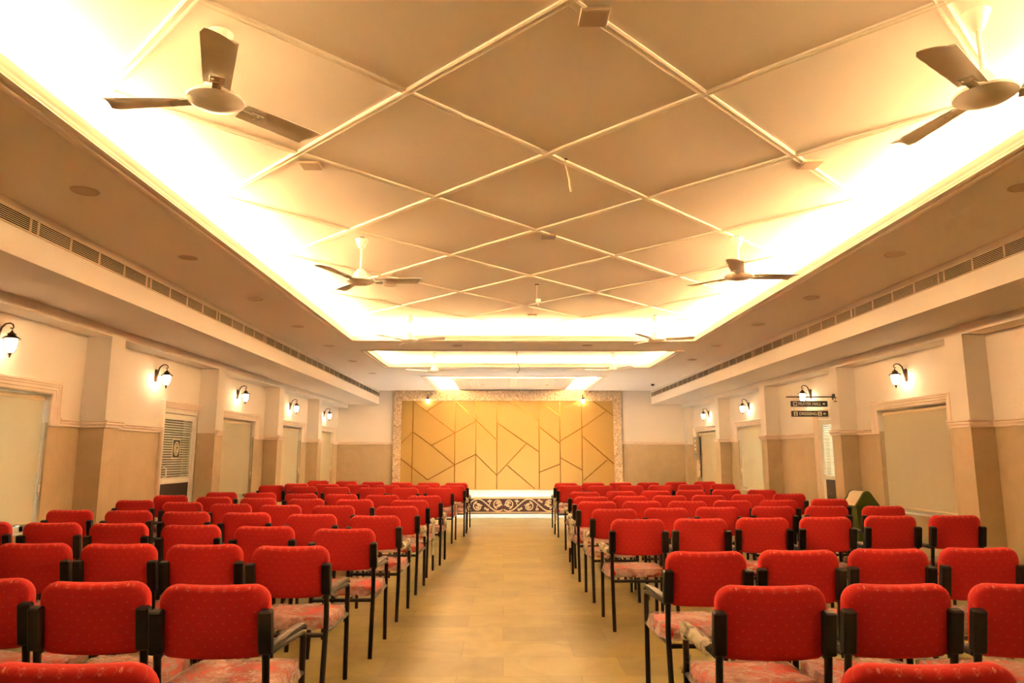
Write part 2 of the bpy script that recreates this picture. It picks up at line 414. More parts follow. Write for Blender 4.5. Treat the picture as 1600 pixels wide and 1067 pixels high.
# moulded lips round the openings
lip = [(-.11,.0),(-.108,-.014),(-.085,-.020),(-.062,-.014),(-.050,-.004),(-.030,-.006),(-.012,.0),(.002,.012),(.006,.024),(-.002,.032),(.006,.046),(.012,.060),(.012,.088),(-.006,.092),(-.010,.0)]
b = MB()
for i, (x0, x1, y0, y1) in enumerate(OPN):
    if i < 2: b.sweep([(x0,y0,ZB),(x0,y1,ZB),(x1,y1,ZB),(x1,y0,ZB)], lip, (0,0,1), True)
    else: b.sweep([(x0,y1-.07,ZB),(x0,y0,ZB),(x1,y0,ZB),(x1,y1-.07,ZB)], [(-u, v) for u, v in lip], (0,0,1))
struct(b, 'trim_ceiling', M['lip'], smooth=30)
# lattice of strips on the big recess
b = MB(); hx, hy, cx0, cy0 = .885, .8725, .31, 3.06
x0, x1, y0, y1, z = REC[0]
sprof = [(-.027,.002),(-.027,-.010),(-.017,-.015),(-.007,-.012),(.007,-.012),(.017,-.015),(.027,-.010),(.027,.002)]
for sg in (1, -1):
    for k in range(-12, 14):
        # y - cy0 = sg*(x-cx0)*hy/hx + 2k*hy
        pts = []
        f = lambda x: cy0 + sg*(x-cx0)*hy/hx + 2*k*hy
        g = lambda y: cx0 + (y-cy0-2*k*hy)*hx/(sg*hy)
        for x in (x0+.02, x1-.02):
            if y0+.02 <= f(x) <= y1-.02: pts.append((x, f(x)))
        for y in (y0+.02, y1-.02):
            if x0+.02 < g(y) < x1-.02: pts.append((g(y), y))
        if len(pts) >= 2:
            p, q = pts[0], pts[1]
            if math.hypot(p[0]-q[0], p[1]-q[1]) > .15:
                b.sweep([(p[0],p[1],z+.0005*sg),(q[0],q[1],z+.0005*sg)], sprof, (0,0,1))
struct(b, 'trim_lattice', M['lattice'])
# bulkheads over the side aisles
for nm, a0, a1 in (('beam_left', XL, XBL), ('beam_right', XBR, XR)):
    b = MB(); b.box(a0, a1, Y0, YB, ZS, 3.6); struct(b, nm, M['paint'])
# plank island over the stage
isl = tag(empty('plank_ceiling_panel', (.25, 17.1, 3.2)), 'suspended ceiling panel of pale planks above the stage', 'ceiling panel')
b = MB()
for i in range(15):
    xx = -1.5 + i*.2
    b.bevbox(xx+.002, xx+.198, 0, 2.96, 0, .03, .004)
b.build('plank_face', M['plank'], isl)
b = MB(); b.box(-1.5, 1.5, .002, 2.96, .03, .06); b.build('backing_board', M['ceil'], isl)
for xx, yy in ((-1.08,.32),(-.8,1.6),(1.05,.3),(.9,1.55)):
    b = MB(); b.lathe([(.035,-.006),(.045,-.004),(.045,0)], 16, Matrix.Translation((xx,yy,0))); b.build('recessed_spotlight', M['grey'], isl)
    sl = bpy.data.lights.new('stage_spot', 'SPOT'); sl.energy = 300; sl.color = (.68,.85,1.0); sl.spot_size = math.radians(95); sl.spot_blend = .8; sl.shadow_soft_size = .03
    so = bpy.data.objects.new('stage_spot', sl); COL.objects.link(so); so.location = (.25+xx, 17.1+yy, 3.185); so.rotation_euler = (math.radians(-14 if yy < 1 else 0), 0, 0)

# ------------------------------------------------------------------ rails and casings
rail = [(0,0),(.022,0),(.030,.008),(.026,.020),(.030,.026),(.046,.040),(.046,.054),(.034,.060),(.050,.068),(.050,.080),(0,.080)]
def rail_path(P, X, XP, y0, y1):
    pts = [(X, y0)]
    for (p0, p1) in P:
        if y0 < p0 and p1 < y1: pts += [(X,p0),(XP,p0),(XP,p1),(X,p1)]
    pts.append((X, y1)); return pts
b = MB()
ys = [Y0] + [v for o in OL for v in o[:2]]
for i in range(0, len(ys), 2):
    e = ys[i+1] if i+1 < len(ys) else None
    if e is not None: pts = rail_path(PL, XL, XLP, ys[i], e)
    else: pts = rail_path(PL, XL, XLP, ys[i], YB) + [(-3.08, YB)]
    if ys[i] > 10.89 and ys[i] < 10.9: pts = [(XL,10.896),(XL,10.8985),(XLP,10.8985)] + pts[3:] if False else [(XLP,10.90),(XLP,11.2),(XL,11.2),(XL,e)]
    b.sweep([(x, y, RAIL0) for x, y in pts], rail, (0,0,1))
struct(b, 'trim_left', M['mould'], smooth=40)
b = MB()
b.sweep([(3.32, YB, RAIL0), (5.09, YB, RAIL0)], rail, (0,0,1))
ys = [Y0] + [v for o in OR for v in o[:2]] + [19.75]
for i in range(0, len(ys), 2):
    pts = rail_path(PR, XR, XRP, ys[i], ys[i+1])
    if 10 < ys[i] < 10.2: pts = [(XR,ys[i]),(XR,10.6),(XRP,10.6),(XRP,10.88)]
    pts = pts[::-1]
    b.sweep([(x, y, RAIL0) for x, y in pts], rail, (0,0,1))
struct(b, 'trim_right', M['mould'], smooth=40)

casing = [(0,0),(0,.036),(.012,.050),(.030,.050),(.036,.040),(.052,.040),(.060,.030),(.085,.034),(.095,.024),(.118,.024),(.13,.012),(.13,0)]
def casing_obj(name, X, sgn, c0, c1, k):
    n = (sgn, 0, 0); ztop = ZC1 + CW
    ca, cb_ = (c0, c1) if sgn > 0 else (c1, c0)
    b = MB()
    pts = [(X,ca,RAIL0),(X,ca,ztop),(X,cb_,ztop),(X,cb_,RAIL0)]
    prof = casing
    if k == 'd':
        # the door casing dies into the pillar: header and one leg
        prof = [(u*.75, v) for u, v in casing]
        pts = [(X,c0,0),(X,c0,ztop),(X,c1,ztop)] if sgn > 0 else [(X,c1,0),(X,c1,ztop),(X,c0,ztop)]
    b.sweep(pts, prof, n)
    return struct(b, name, M['mould'], smooth=30)
BL = {}
def window(n, X, sgn, c0, c1):
    w = casing_obj('window_%d' % n, X, sgn, c0, c1, 'w')
    i0, i1 = c0+CW, c1-CW
    d = -sgn
    b = MB()
    xo = X + d*.19; xi = X + d*.15
    def bx(y0, y1, z0, z1): b.box(min(xo,xi), max(xo,xi), y0, y1, z0, z1)
    bx(i0, i0+.05, ZC0, ZC1); bx(i1-.05, i1, ZC0, ZC1); bx(i0, i1, ZC0, ZC0+.05); bx(i0, i1, ZC1-.05, ZC1)
    m = (i0+i1)/2; bx(m-.025, m+.025, ZC0, ZC1); bx(i0, i1, ZC0+.62, ZC0+.66)
    f = struct(b, 'window_frame', M['white'], w)
    b = MB(); xg = X+d*.17; b.box(xg-.003, xg+.003, i0+.03, i1-.03, ZC0+.03, ZC1-.03); struct(b, 'window_pane', M['glass'], w)
    b = MB(); b.box(min(X, X+sgn*.03), max(X, X+sgn*.03), i0-.02, i1+.02, ZC0-.04, ZC0); struct(b, 'window_sill', M['dado'], w)
def blind(X, sgn, c0, c1, zbot, label, chain_side, seat=.085):
    i0, i1 = c0+CW+.012, c1-CW-.012
    d = -sgn; xc = X + d*seat
    r = tag(empty('roller_blind', (xc, (i0+i1)/2, ZC1-.05)), label, 'blind', 'cream roller blinds over the side windows')
    L = (i1-i0)/2
    b = MB()
    prof = [(.035*math.cos(t), .035*math.sin(t)) for t in [k*PI/8 for k in range(16)]]
    b.prism([(u+0, v) for u, v in prof], -L, L, Matrix(((1,0,0,0),(0,0,1,0),(0,1,0,0),(0,0,0,1))))
    b.build('cassette', M['cream_plastic'], r, smooth=40)
    z0 = zbot-(ZC1-.05)
    b = MB(); N = 24
    vs, fs = [], []
    for j in range(N+1):
        y = -L+.008 + (2*L-.016)*j/N; wv = .004*math.sin(j*.9+c0)+.003*math.sin(j*2.1)
        for kx in (0, .0015): vs += [(sgn*.03+wv*.3+kx, y, -.02), (sgn*.03+wv+kx, y, z0+.02)]
    for j in range(N):
        a = j*4
        fs += [(a,a+1,a+5,a+4),(a+2,a+6,a+7,a+3)]
    fs += [(0,2,3,1),(N*4,N*4+1,N*4+3,N*4+2)]
    b.add(vs, fs); b.build('blind_fabric', M['blind'], r, smooth=60)
    b = MB(); b.bevbox(sgn*.03-.008, sgn*.03+.008, -L+.02, L-.02, z0, z0+.025, .004); b.build('bottom_bar', M['cream_plastic'], r)
    b = MB(); y = L-.01 if chain_side > 0 else -L+.01
    b.tube([(sgn*.045,y,-.01),(sgn*.05,y,-.5),(sgn*.047,y+.01,-.98),(sgn*.06,y+.012,-1.0),(sgn*.068,y+.01,-.97),(sgn*.062,y,-.5),(sgn*.06,y,-.01)], .004, 6)
    b.bevbox(sgn*.05-.006, sgn*.05+.02, y-.004, y+.02, -.93, -.86, .003)
    b.build('pull_chain', M['white'], r)
    return r
n = 1
for (c0, c1, k), lab, zb, cs in zip([o for o in OL if o[2] == 'w'], [
        'pale greenish roller blind glowing with daylight, left wall, nearest the camera',
        'cream roller blind on the left wall just past the glazed door',
        'cream roller blind on the left wall, third window from the camera',
        'cream roller blind on the left wall, closest to the stage'], [.70,.68,.68,.68], (1,1,1,1)):
    window(n, XL, 1, c0, c1); n += 1; BL[lab] = blind(XL, 1, c0, c1, zb, lab, cs)
for (c0, c1, k), lab, zb, cs in zip([o for o in OR if o[2] == 'w'], [
        'cream roller blind on the right wall behind the green bin',
        'cream roller blind with faint window light showing through, right wall',
        'cream roller blind on the right wall beside the open switch box'], [.665,.68,.68], (-1,1,-1)):
    window(n, XR, -1, c0, c1); n += 1; BL[lab] = blind(XR, -1, c0, c1, zb, lab, cs)

# ------------------------------------------------------------------ glazed doors
def glyph_ring(b, rx, rz, w, Mx, t=.002, n=40):
    vs, fs = [], []
    for k in range(n):
        a = 2*PI*k/n
        for (q, h) in ((1,0),(1,t),(1-w/rx,t),(1-w/rx,0)):
            vs.append(Mx @ V((rx*q*math.cos(a), rz*(1-(1-q)*rx/rz)*math.sin(a), h)))
    for k in range(n):
        l = (k+1) % n
        for q in range(4): fs.append((k*4+q, l*4+q, l*4+(q+1) % 4, k*4+(q+1) % 4))
    b.add(vs, fs)
def ribbon(b, pts, w, Mx, t=.004, taper=None):
    """a flat raised band along 2-D points"""
    pts = [V((p[0], p[1])) for p in pts]; N = len(pts); vs, fs = [], []
    for i in range(N):
        d = (pts[min(i+1,N-1)] - pts[max(i-1,0)]).normalized(); nn = V((-d.y, d.x))
        ww = w*(taper(i/(N-1)) if taper else 1)/2
        for q, h in ((1,0),(1,t),(-1,t),(-1,0)): p = pts[i]+nn*ww*q; vs.append(Mx @ V((p.x, p.y, h)))
    for i in range(N-1):
        for q in range(4): fs.append((i*4+q, (i+1)*4+q, (i+1)*4+(q+1) % 4, i*4+(q+1) % 4))
    fs += [(0,1,2,3), tuple((N-1)*4+q for q in (3,2,1,0))]
    b.add(vs, fs)
def door(n, X, sgn, c0, c1, emblem):
    d = casing_obj('door_%d' % n, X, sgn, c0, c1, 'd')
    y0, y1 = c0+.10, c1-.035
    if sgn < 0: y0, y1 = c0+.035, c1-.10
    xo = X - sgn*.02; xi = X - sgn*.065
    xa, xb = min(xo,xi), max(xo,xi)
    b = MB()   # door frame
    b.box(xa-.02, xb+.02, y0-.04, y0, 0, 1.985); b.box(xa-.02, xb+.02, y1, y1+.035, 0, 1.985); b.box(xa-.02, xb+.02, y0-.04, y1+.035, 1.955, 1.985)
    struct(b, 'door_frame', M['white'], d)
    leaf = empty('door_leaf'); leaf.parent = d; leaf['kind'] = 'structure'
    b = MB(); s = .085
    b.bevbox(xa, xb, y0+.004, y0+s, .02, 1.945, .006); b.bevbox(xa, xb, y1-s, y1-.004, .02, 1.945, .006)
    b.bevbox(xa, xb, y0+s, y1-s, 1.865, 1.945, .006); b.bevbox(xa, xb, y0+s, y1-s, .975, 1.045, .006); b.bevbox(xa, xb, y0+s, y1-s, .02, .12, .006)
    b.build('leaf_frame', M['white'], leaf)
    xm = (xa+xb)/2
    b = MB(); b.box(xm-.004, xm+.004, y0+s, y1-s, 1.045, 1.865); b.build('glass_pane', M['glass'], leaf)
    b = MB(); N = 24; p = (1.865-1.045)/N
    for i in range(N): b.box(min(xm+sgn*.004, xm+sgn*.0055), max(xm+sgn*.004, xm+sgn*.0055), y0+s, y1-s, 1.045+i*p, 1.045+i*p+p*.48)
    b.build('frosted_stripes', M['frost'], leaf)
    b = MB(); b.box(xm-.012, xm+.012, y0+s, y1-s, .12, .975); b.build('lower_panel', M['darkpanel'], leaf)
    b = MB(); hy = y0+s*.9 if sgn > 0 else y1-s*.9
    b.tube([(xm+sgn*.02,hy+.06*sgn,1.07),(xm+sgn*.06,hy+.06*sgn,1.07),(xm+sgn*.06,hy+.06*sgn,1.20),(xm+sgn*.02,hy+.06*sgn,1.20)], .009, 8)
    b.build('door_handle', M['white'], leaf, smooth=40)
    if emblem:
        yc, zc = (y0+y1)/2-.01, 1.46
        e = empty('emblem_sticker', (xm+sgn*.006, yc, zc)); e.parent = leaf; e['label'] = 'dark emblem sticker with a ringed monogram in a cream border'
        Mx = Matrix(((0,0,sgn,0),(sgn,0,0,0),(0,1,0,0),(0,0,0,1)))
        b = MB(); b.mi = 0; b.prism([(-.125,-.145),(.125,-.145),(.125,.145),(-.125,.145)], 0, .002, Mx)
        b.mi = 1; b.prism([(-.105,-.125),(.105,-.125),(.105,.125),(-.105,.125)], .002, .003, Mx)
        b.mi = 0
        M3 = Mx @ Matrix.Translation((0,0,.003))
        glyph_ring(b, .078, .098, .012, M3); glyph_ring(b, .054, .072, .008, M3)
        ribbon(b, [(.026*math.cos(t), .042*math.sin(t)) for t in [math.radians(50+k*13) for k in range(22)]], .014, M3)
        ribbon(b, [(.004,-.002),(.028,-.002),(.028,-.030)], .012, M3)
        b.mi = 0
        me = b.build('emblem_face', [M['signwhite'], M['signblack']], e)
    return d
door(1, XL, 1, OL[1][0], OL[1][1], True)
door(2, XR, -1, OR[1][0], OR[1][1], False)
# what lies behind the left door: a dim passage with a pale curtain
b = MB()
b.mi = 0; b.box(-6.6, -6.5, 8.6, 13.2, 0, 2.7); b.box(-6.5, XL-.2, 8.5, 8.6, 0, 2.7); b.box(-6.5, XL-.2, 13.2, 13.3, 0, 2.7); b.box(-6.6, XL-.2, 8.5, 13.3, 2.7, 2.8); b.box(-6.6,XL-.2,8.5,13.3,-.1,-.001)
b.mi = 1; b.box(-6.5, -6.44, 11.05, 12.2, 0, 2.6)
b.mi = 2; b.box(-5.9, -5.6, 10.4, 11.0, 0, 2.3)
struct(b, 'wall_passage', [M['corridor'], M['pale'], M['darkpanel']])
b = MB(); b.box(6.4, 6.5, 9.5, 14.5, 0, 2.7); b.box(XR+.2, 6.5, 9.4, 9.5, 0, 2.7); b.box(XR+.2, 6.5, 14.5, 14.6, 0, 2.7); b.box(XR+.2, 6.5, 9.4, 14.6, 2.7, 2.8); b.box(XR+.2,6.5,9.4,14.6,-.1,-.001)
struct(b, 'wall_lobby', M['white'])

# ------------------------------------------------------------------ stage
ZST = .42
st = tag(empty('stage', (0, 17.08, 0)), 'low white marble stage with a carved scrollwork front', 'stage')
SX0, SX1 = -3.08, 3.32
b = MB(); b.box(SX0, SX1, .06, YB-17.08-.001, .0, ZST-.03); b.build('stage_body', M['maroon'], st)
b = MB(); b.bevbox(SX0, SX1, 0, YB-17.08-.001, ZST-.03, ZST, .006); b.build('marble_top', M['marble'], st)
b = MB(); b.box(SX0, SX1, .03, .06, .055, ZST-.03); b.build('front_board', M['maroon'], st)
b = MB()
b.bevbox(SX0, SX1, .015, .05, ZST-.066, ZST-.03, .004); b.bevbox(SX0, SX1, .015, .05, .02, .055, .004)
b.build('border_moulding', M['carve'], st)
b = MB(); b.box(SX0, SX1, .035, .062, 0, .02); b.build('plinth', M['signblack'], st)
b = MB(); Mx = Matrix(((1,0,0,0),(0,0,-1,.03),(0,1,0,.21),(0,0,0,1)))
H, U, XC = .138, .475, .0
def clip(pts): return [p for p in pts if SX0+.04 < p[0] < SX1-.04]
def rib(pts, w, t=.010, taper=None):
    q = clip(pts)
    if len(q) == len(pts): ribbon(b, q, w, Mx, t, taper)
    elif len(q) > 3 and taper is None: ribbon(b, q, w, Mx, t)
def spiral(cx, cz, r, a0, turns, w, side, keep=.20):
    pts = []
    for i in range(44):
        t = i/43; a = a0+turns*2*PI*t; rr = r*(1-(1-keep)*t**.8); pts.append((XC+side*(cx+rr*math.cos(a)), cz+rr*math.sin(a)))
    rib(pts, w, .010, lambda t: 1.2-.5*t)
    e = pts[-1]
    if SX0+.05 < e[0] < SX1-.05: b.lathe([(.004,0),(w*.75,.002),(w*.75,.009),(.0,.010)], 10, Mx @ Matrix.Translation((e[0], e[1], 0)))
def leaf(x, z, a, l, w, side, curl=.9):
    pts = [(XC+side*(x+l*t*math.cos(a+curl*t)), z+l*t*math.sin(a+curl*t)) for t in [k/8 for k in range(9)]]
    rib(pts, w, .009, lambda t: .25+1.4*math.sin(PI*min(1, t*1.02+.02))*.8)
Z_ = lambda x: -H*math.cos(2*PI*(x-.125)/(2*U))
for side in (1, -1):
    lim = (SX1 if side > 0 else -SX0)
    n = int(lim/.02)
    rib([(XC+side*(.012+i*.02), Z_(.012+i*.02)) for i in range(n)], .027, .012)
    for k in range(int(lim/U)+1):
        cx = .125+U*k; sg = 1 if k % 2 == 0 else -1
        # the large scroll nested in the wave, its inner curl and leaves
        spiral(cx, sg*.028, .112, -sg*PI*.45, sg*1.0, .024, side, .55)
        spiral(cx-.008, sg*.040, .050, -sg*PI*.1, sg*1.25, .019, side, .2)
        for q in range(5): leaf(cx-.058+.022*q, sg*(.005-.018*q), sg*(2.4-.55*q), .052, .020, side, sg*1.1)
        # a small curl in the corner behind the wave and a bud on the other edge
        spiral(cx+U*.5-.02*0, -sg*.100, .036, sg*PI*.2, -sg*1.2, .016, side, .25)
        for q in (-1, 0, 1): leaf(cx+U*.40, sg*.070, sg*(PI/2+q*.8)-.2*sg, .066, .026, side, .3*q)
        leaf(cx+U*.40, sg*.085, -sg*PI*.55, .10, .016, side, .4*sg)
        for q in (0, 1, 2): leaf(cx+U*.62, -sg*(.05+.0*q), -sg*(.4+.6*q), .06, .018, side, -sg*.9)
b.build('scroll_carving', M['carve'], st)
b = MB(); b.bevbox(SX0, SX1, 16.0, 17.07, .0005, .012, .003)
struct(b, 'floor_border', M['marble'])

# ------------------------------------------------------------------ gold backdrop panel
bk = tag(empty('backdrop_panel', (.12, 20.04, 0)), 'golden laminate backdrop with brass line inlay and carved border behind the stage', 'wall panel')
def P7(x, y):   # panel coordinates measured on the wall: returns local x, z
    fx = (x-150)/(1470-150); px = -2.86+fx*(3.09+2.86)
    pz = 2.88 + (145-y)/(650-145)*(2.88-.635)
    return px-.12, max(pz, .445)
X0, X1, Z1 = -2.86-.12, 3.09-.12, 2.88
b = MB(); b.box(X0, X1, 0, .05, ZST+.001, Z1); b.build('laminate_sheet', M['laminate'], bk)
b = MB(); xo0, xo1, zo = -3.08-.12, 3.32-.12, ZB-.002
b.bevbox(xo0, X0, -.035, .05, ZST+.001, zo, .006); b.bevbox(X1, xo1, -.035, .05, ZST+.001, zo, .006); b.bevbox(X0, X1, -.035, .05, Z1, zo, .006)
b.build('carved_border', M['relief'], bk)
SEG = [((222,145),(222,655)),((484,145),(484,655)),((614,145),(614,692)),((744,145),(744,695)),((1006,145),(1006,695)),((1136,145),(1136,660)),((1272,145),(1272,660)),
 ((490,148),(740,388)),((225,150),(484,347)),((308,210),(402,148)),((484,347),(614,273)),((340,425),(484,347)),((222,340),(340,425)),((340,425),(484,545)),((222,340),(152,412)),
 ((484,545),(320,637)),((484,545),(614,480)),((614,480),(744,608)),((744,608),(925,415)),((744,282),(1004,464)),((828,147),(1006,271)),((1018,147),(1136,240)),((1136,205),(1240,147)),
 ((1006,308),(1136,412)),((1136,398),(1272,315)),((1272,315),(1425,210)),((1345,147),(1468,236)),((1272,365),(1468,540)),((1136,500),(1272,578)),((1006,590),(1136,540)),((808,548),(980,697)),((1425,515),(1280,640)),((152,508),(320,637))]
Mx = Matrix(((1,0,0,0),(0,0,-1,0),(0,1,0,0),(0,0,0,1)))
for i, (p, q) in enumerate(SEG):
    a, c = P7(*p), P7(*q)
    b = MB(); ribbon(b, [a, c], .020, Mx, .006+.0004*(i % 5)); b.build('brass_inlay', M['brass'], bk)

# ------------------------------------------------------------------ chairs
def superpad(w, h, d, rt, rb, n=15, m=9, bulge=.0, sad=0.0, curve=.0):
    """a rounded upholstered pad, width along x, height along z, thickness along y"""
    b = MB(); vs, fs = [], []
    # outline, then shrink towards the middle for the two faces with a pillow profile
    out = []
    def corner(cx, cz, r, a0):
        for k in range(7): a = a0+PI/2*k/6; out.append((cx+r*math.cos(a), cz+r*math.sin(a)))
    corner(w/2-rt, h/2-rt, rt, 0); 
    for k in range(1, 6): t = k/6; out.append((w/2-rt-(w-2*rt)*t, h/2))
    corner(-w/2+rt, h/2-rt, rt, PI/2); corner(-w/2+rb, -h/2+rb, rb, PI)
    for k in range(1, 6): t = k/6; out.append((-w/2+rb+(w-2*rb)*t, -h/2))
    corner(w/2-rb, -h/2+rb, rb, 3*PI/2)
    N = len(out)
    layers = [(.0,-1),(.55,-1.0),(.86,-.97),(.95,-.84),(.99,-.55),(1,0),(.99,.55),(.95,.84),(.86,.97),(.55,1.0),(.0,1)]
    for (s, q) in layers:
        for (x, z) in out:
            f = max(abs(x)/(w/2), abs(z)/(h/2)); 
            if s == 0: xx, zz = x*.02, z*.02
            else:
                ins = (1-s)
                xx, zz = (x*s, z*s) if s < .8 else (x - math.copysign(min(abs(x), ins*w*.30), x)*min(1,abs(x)/(w*.35)), z - math.copysign(min(abs(z), ins*w*.30), z)*min(1,abs(z)/(h*.35)))
            zz2 = zz - (sad*(1-(2*xx/w)**2) if zz > 0 else -0) * max(0, zz/(h/2)) - (sad*1.2*(1-(2*xx/w)**2))*max(0, -zz/(h/2))
            yy = q*d/2*(1 + bulge*(1-(2*xx/w)**2)*(1-(2*zz/h)**2)) - curve*(1-(2*xx/w)**2)
            vs.append((xx, yy, zz2))
    L = len(layers)
    for i in range(L-1):
        for k in range(N):
            l = (k+1) % N; fs.append((i*N+k, i*N+l, (i+1)*N+l, (i+1)*N+k))
    fs.append(tuple(range(N))); fs.append(tuple(reversed(range((L-1)*N, L*N))))
    b.add(vs, fs); return b

def make_chair():
    root = empty('banquet_chair')
    # legs: two splayed rear legs, two upright front legs that bend into the arm
    for s in (-1, 1):
        b = MB(); x = .213*s
        b.tube([(x,-.005,0),(x,.018,.15),(x,.040,.30),(x,.055,.40),(x,.056,.48),(x,.044,.56),(x,.030,.64),(x,.012,.745)], .0155, 8, sq=True)
        b.build('leg', M['black'], root, smooth=50)
    for s in (-1, 1):
        b = MB(); x = .232*s
        pts = [(x,.525,0),(x,.520,.30),(x,.515,.535)]
        for k in range(1, 6): a = PI/2*k/5; pts.append((x-.002*s*k, .515-.035*math.sin(PI/2*k/5)*1.0-.0, .535+.035*(1-math.cos(a))*1.0+.002))
        pts = pts[:3] + [(x,.508,.556),(x,.488,.571),(x*.995,.45,.577),(x*.985,.30,.585),(x*.96,.16,.592),(x*.92,.06,.588),(x*.905,.038,.585)]
        b.tube(pts, .0150, 8, sq=True); b.build('leg', M['black'], root, smooth=50)
    b = MB()
    b.tube([(-.213,.055,.372),(.213,.055,.372)], .013, 8, sq=True); b.tube([(-.232,.505,.385),(.232,.505,.385)], .013, 8, sq=True)
    for s in (-1, 1): b.tube([(.213*s,.055,.385),(.232*s,.515,.390)], .013, 8, sq=True)
    b.tube([(-.06,.06,.385),(-.06,.50,.385)], .009, 6); b.tube([(.06,.06,.385),(.06,.50,.385)], .009, 6)
    b.build('seat_frame', M['black'], root, smooth=50)
    for s in (-1, 1):
        b = MB(); Mx = Matrix.Translation((.214*s, .022, .682)) @ Matrix.Rotation(math.radians(9.5), 4, 'X')
        b.bevbox(-.026, .026, -.024, .020, -.086, .086, .007, Mx); b.build('back_bracket', M['blackplastic'], root, smooth=30)
    for s in (-1, 1):
        b = MB(); vs, fs = [], []
        prof = []
        N = 12
        for i in range(N+1):
            t = i/N; y = .085+t*.445
            z = .598 + .012*math.sin(PI*t*.9) - (.018*max(0,(t-.86)/.14)**2) - .010*max(0, (.15-t)/.15)
            w = .016+.005*math.sin(PI*min(1,t*1.1)); h = .011
            xx = (.212 + .016*t)*s
            for (u, v) in ((-1,-.8),(-1,.5),(-.6,1),(.6,1),(1,.5),(1,-.8)): vs.append((xx+u*w, y, z+v*h))
        for i in range(N):
            for k in range(6): l = (k+1) % 6; fs.append((i*6+k, i*6+l, (i+1)*6+l, (i+1)*6+k))
        fs += [tuple(range(6)), tuple(reversed(range(N*6, N*6+6)))]
        b.add(vs, fs); a = b.build('armrest', M['arm'], root, smooth=40)
        b = MB(); b.tube([(.216*s,.055,.590),(.217*s,.10,.600)], .017, 8); b.build('end_socket', M['blackplastic'], a, smooth=50)
    b = superpad(.437, .285, .056, .072, .050, bulge=.12, sad=.006, curve=.018)
    o = b.build('backrest', M['red'], root, smooth=60, loc=(0, .060, .7225)); o.rotation_euler = (math.radians(8), 0, 0)
    b = superpad(.445, .445, .060, .06, .06, bulge=.15)
    o = b.build('seat', M['red'], root, smooth=60, loc=(0, .295, .420)); o.rotation_euler = (math.radians(88.0), 0, 0)
    return root, o
proto, seat0 = make_chair()

def wrap_mesh(seed):
    """a loose clear bag pulled over the seat pad (in the seat's own axes: x across, z towards the back, y up is -y... )"""
    random.seed(seed); N = 26; vs, fs = [], []; W = .246
    off = V((seed*3.1, seed*1.7, 0))
    for i in range(N+1):
        for j in range(N+1):
            u, v = -1+2*i/N, -1+2*j/N
            r = max(abs(u), abs(v)); n1 = noise.noise(V((u*2.2, v*2.2, 0))+off); n2 = noise.noise(V((u*6, v*6, 1))+off); n3 = noise.noise(V((u*13, v*11, 2))+off)
            x, y = u*W, v*W
            c = (x*x+y*y)**.5; lim = .292+.012*n1
            if c > lim: x, y = x*lim/c, y*lim/c
            e = max(0, (r-.90)/.10)
            h = .038 + .010*(1-r) + .007*n1 + .008*abs(n2) + .004*n3 - .066*e**1.6 + .010*n2*e
            sp = 1+.02*n2*e
            vs.append((x*sp, h, y*sp))
    for i in range(N):
        for j in range(N): a = i*(N+1)+j; fs.append((a, a+1, a+N+2, a+N+1))
    b = MB(); b.add(vs, fs)
    return b.mesh('plastic_wrap', M['wrap'], smooth=50)
WR = [wrap_mesh(s) for s in (1, 2, 3, 4)]
wr = bpy.data.objects.new('plastic_wrap', WR[0]); COL.objects.link(wr); wr.parent = seat0
wr['label'] = 'crumpled clear plastic over the red seat'
def strip_mesh(seed, long_leg):
    random.seed(seed); b = MB(); off = V((seed*2.3, 0, 0))
    N, Mm = 14, 12
    for (p0, p1, rad) in ((V((0,.10,.596)), V((0,.53,.590)), .030), (V((0,.520,.60)), V((0,.520,.60-long_leg)), .027)):
        vs, fs = [], []
        d = (p1-p0).normalized(); a = V((1,0,0)); c = d.cross(a)
        for i in range(N+1):
            p = p0.lerp(p1, i/N)
            for k in range(Mm):
                t = 2*PI*k/Mm; nn = noise.noise(V((i*.45, math.cos(t)*1.5, math.sin(t)*1.5))+off)
                r = rad*(1+.38*nn+.18*noise.noise(V((i*1.3,k*1.1,seed))))
                vs.append(p + a*r*math.cos(t)*.8 + c*r*math.sin(t))
        for i in range(N):
            for k in range(Mm): l = (k+1) % Mm; fs.append((i*Mm+k, i*Mm+l, (i+1)*Mm+l, (i+1)*Mm+k))
        b.add(vs, fs)
    # loose tails
    for q in range(3):
        z = .55-random.random()*.15; y = .50+random.random()*.04
        pts = [(.012*math.sin(k+q), y+.016*k*random.uniform(.4,1.2), z-.020*k) for k in range(5)]
        vs, fs = [], []
        for k, p in enumerate(pts):
            w = .016*(1-.15*k); vs += [(p[0]-w, p[1], p[2]), (p[0]+w, p[1]+.008*math.sin(k*2+q), p[2]-.005)]
        for k in range(4): fs.append((2*k, 2*k+1, 2*k+3, 2*k+2))
        b.add(vs, fs)
    return b.mesh('loose_wrap', M['wrapstrip'], smooth=60)
SW = [strip_mesh(11, .06), strip_mesh(12, .20), strip_mesh(13, .09), strip_mesh(14, .42)]

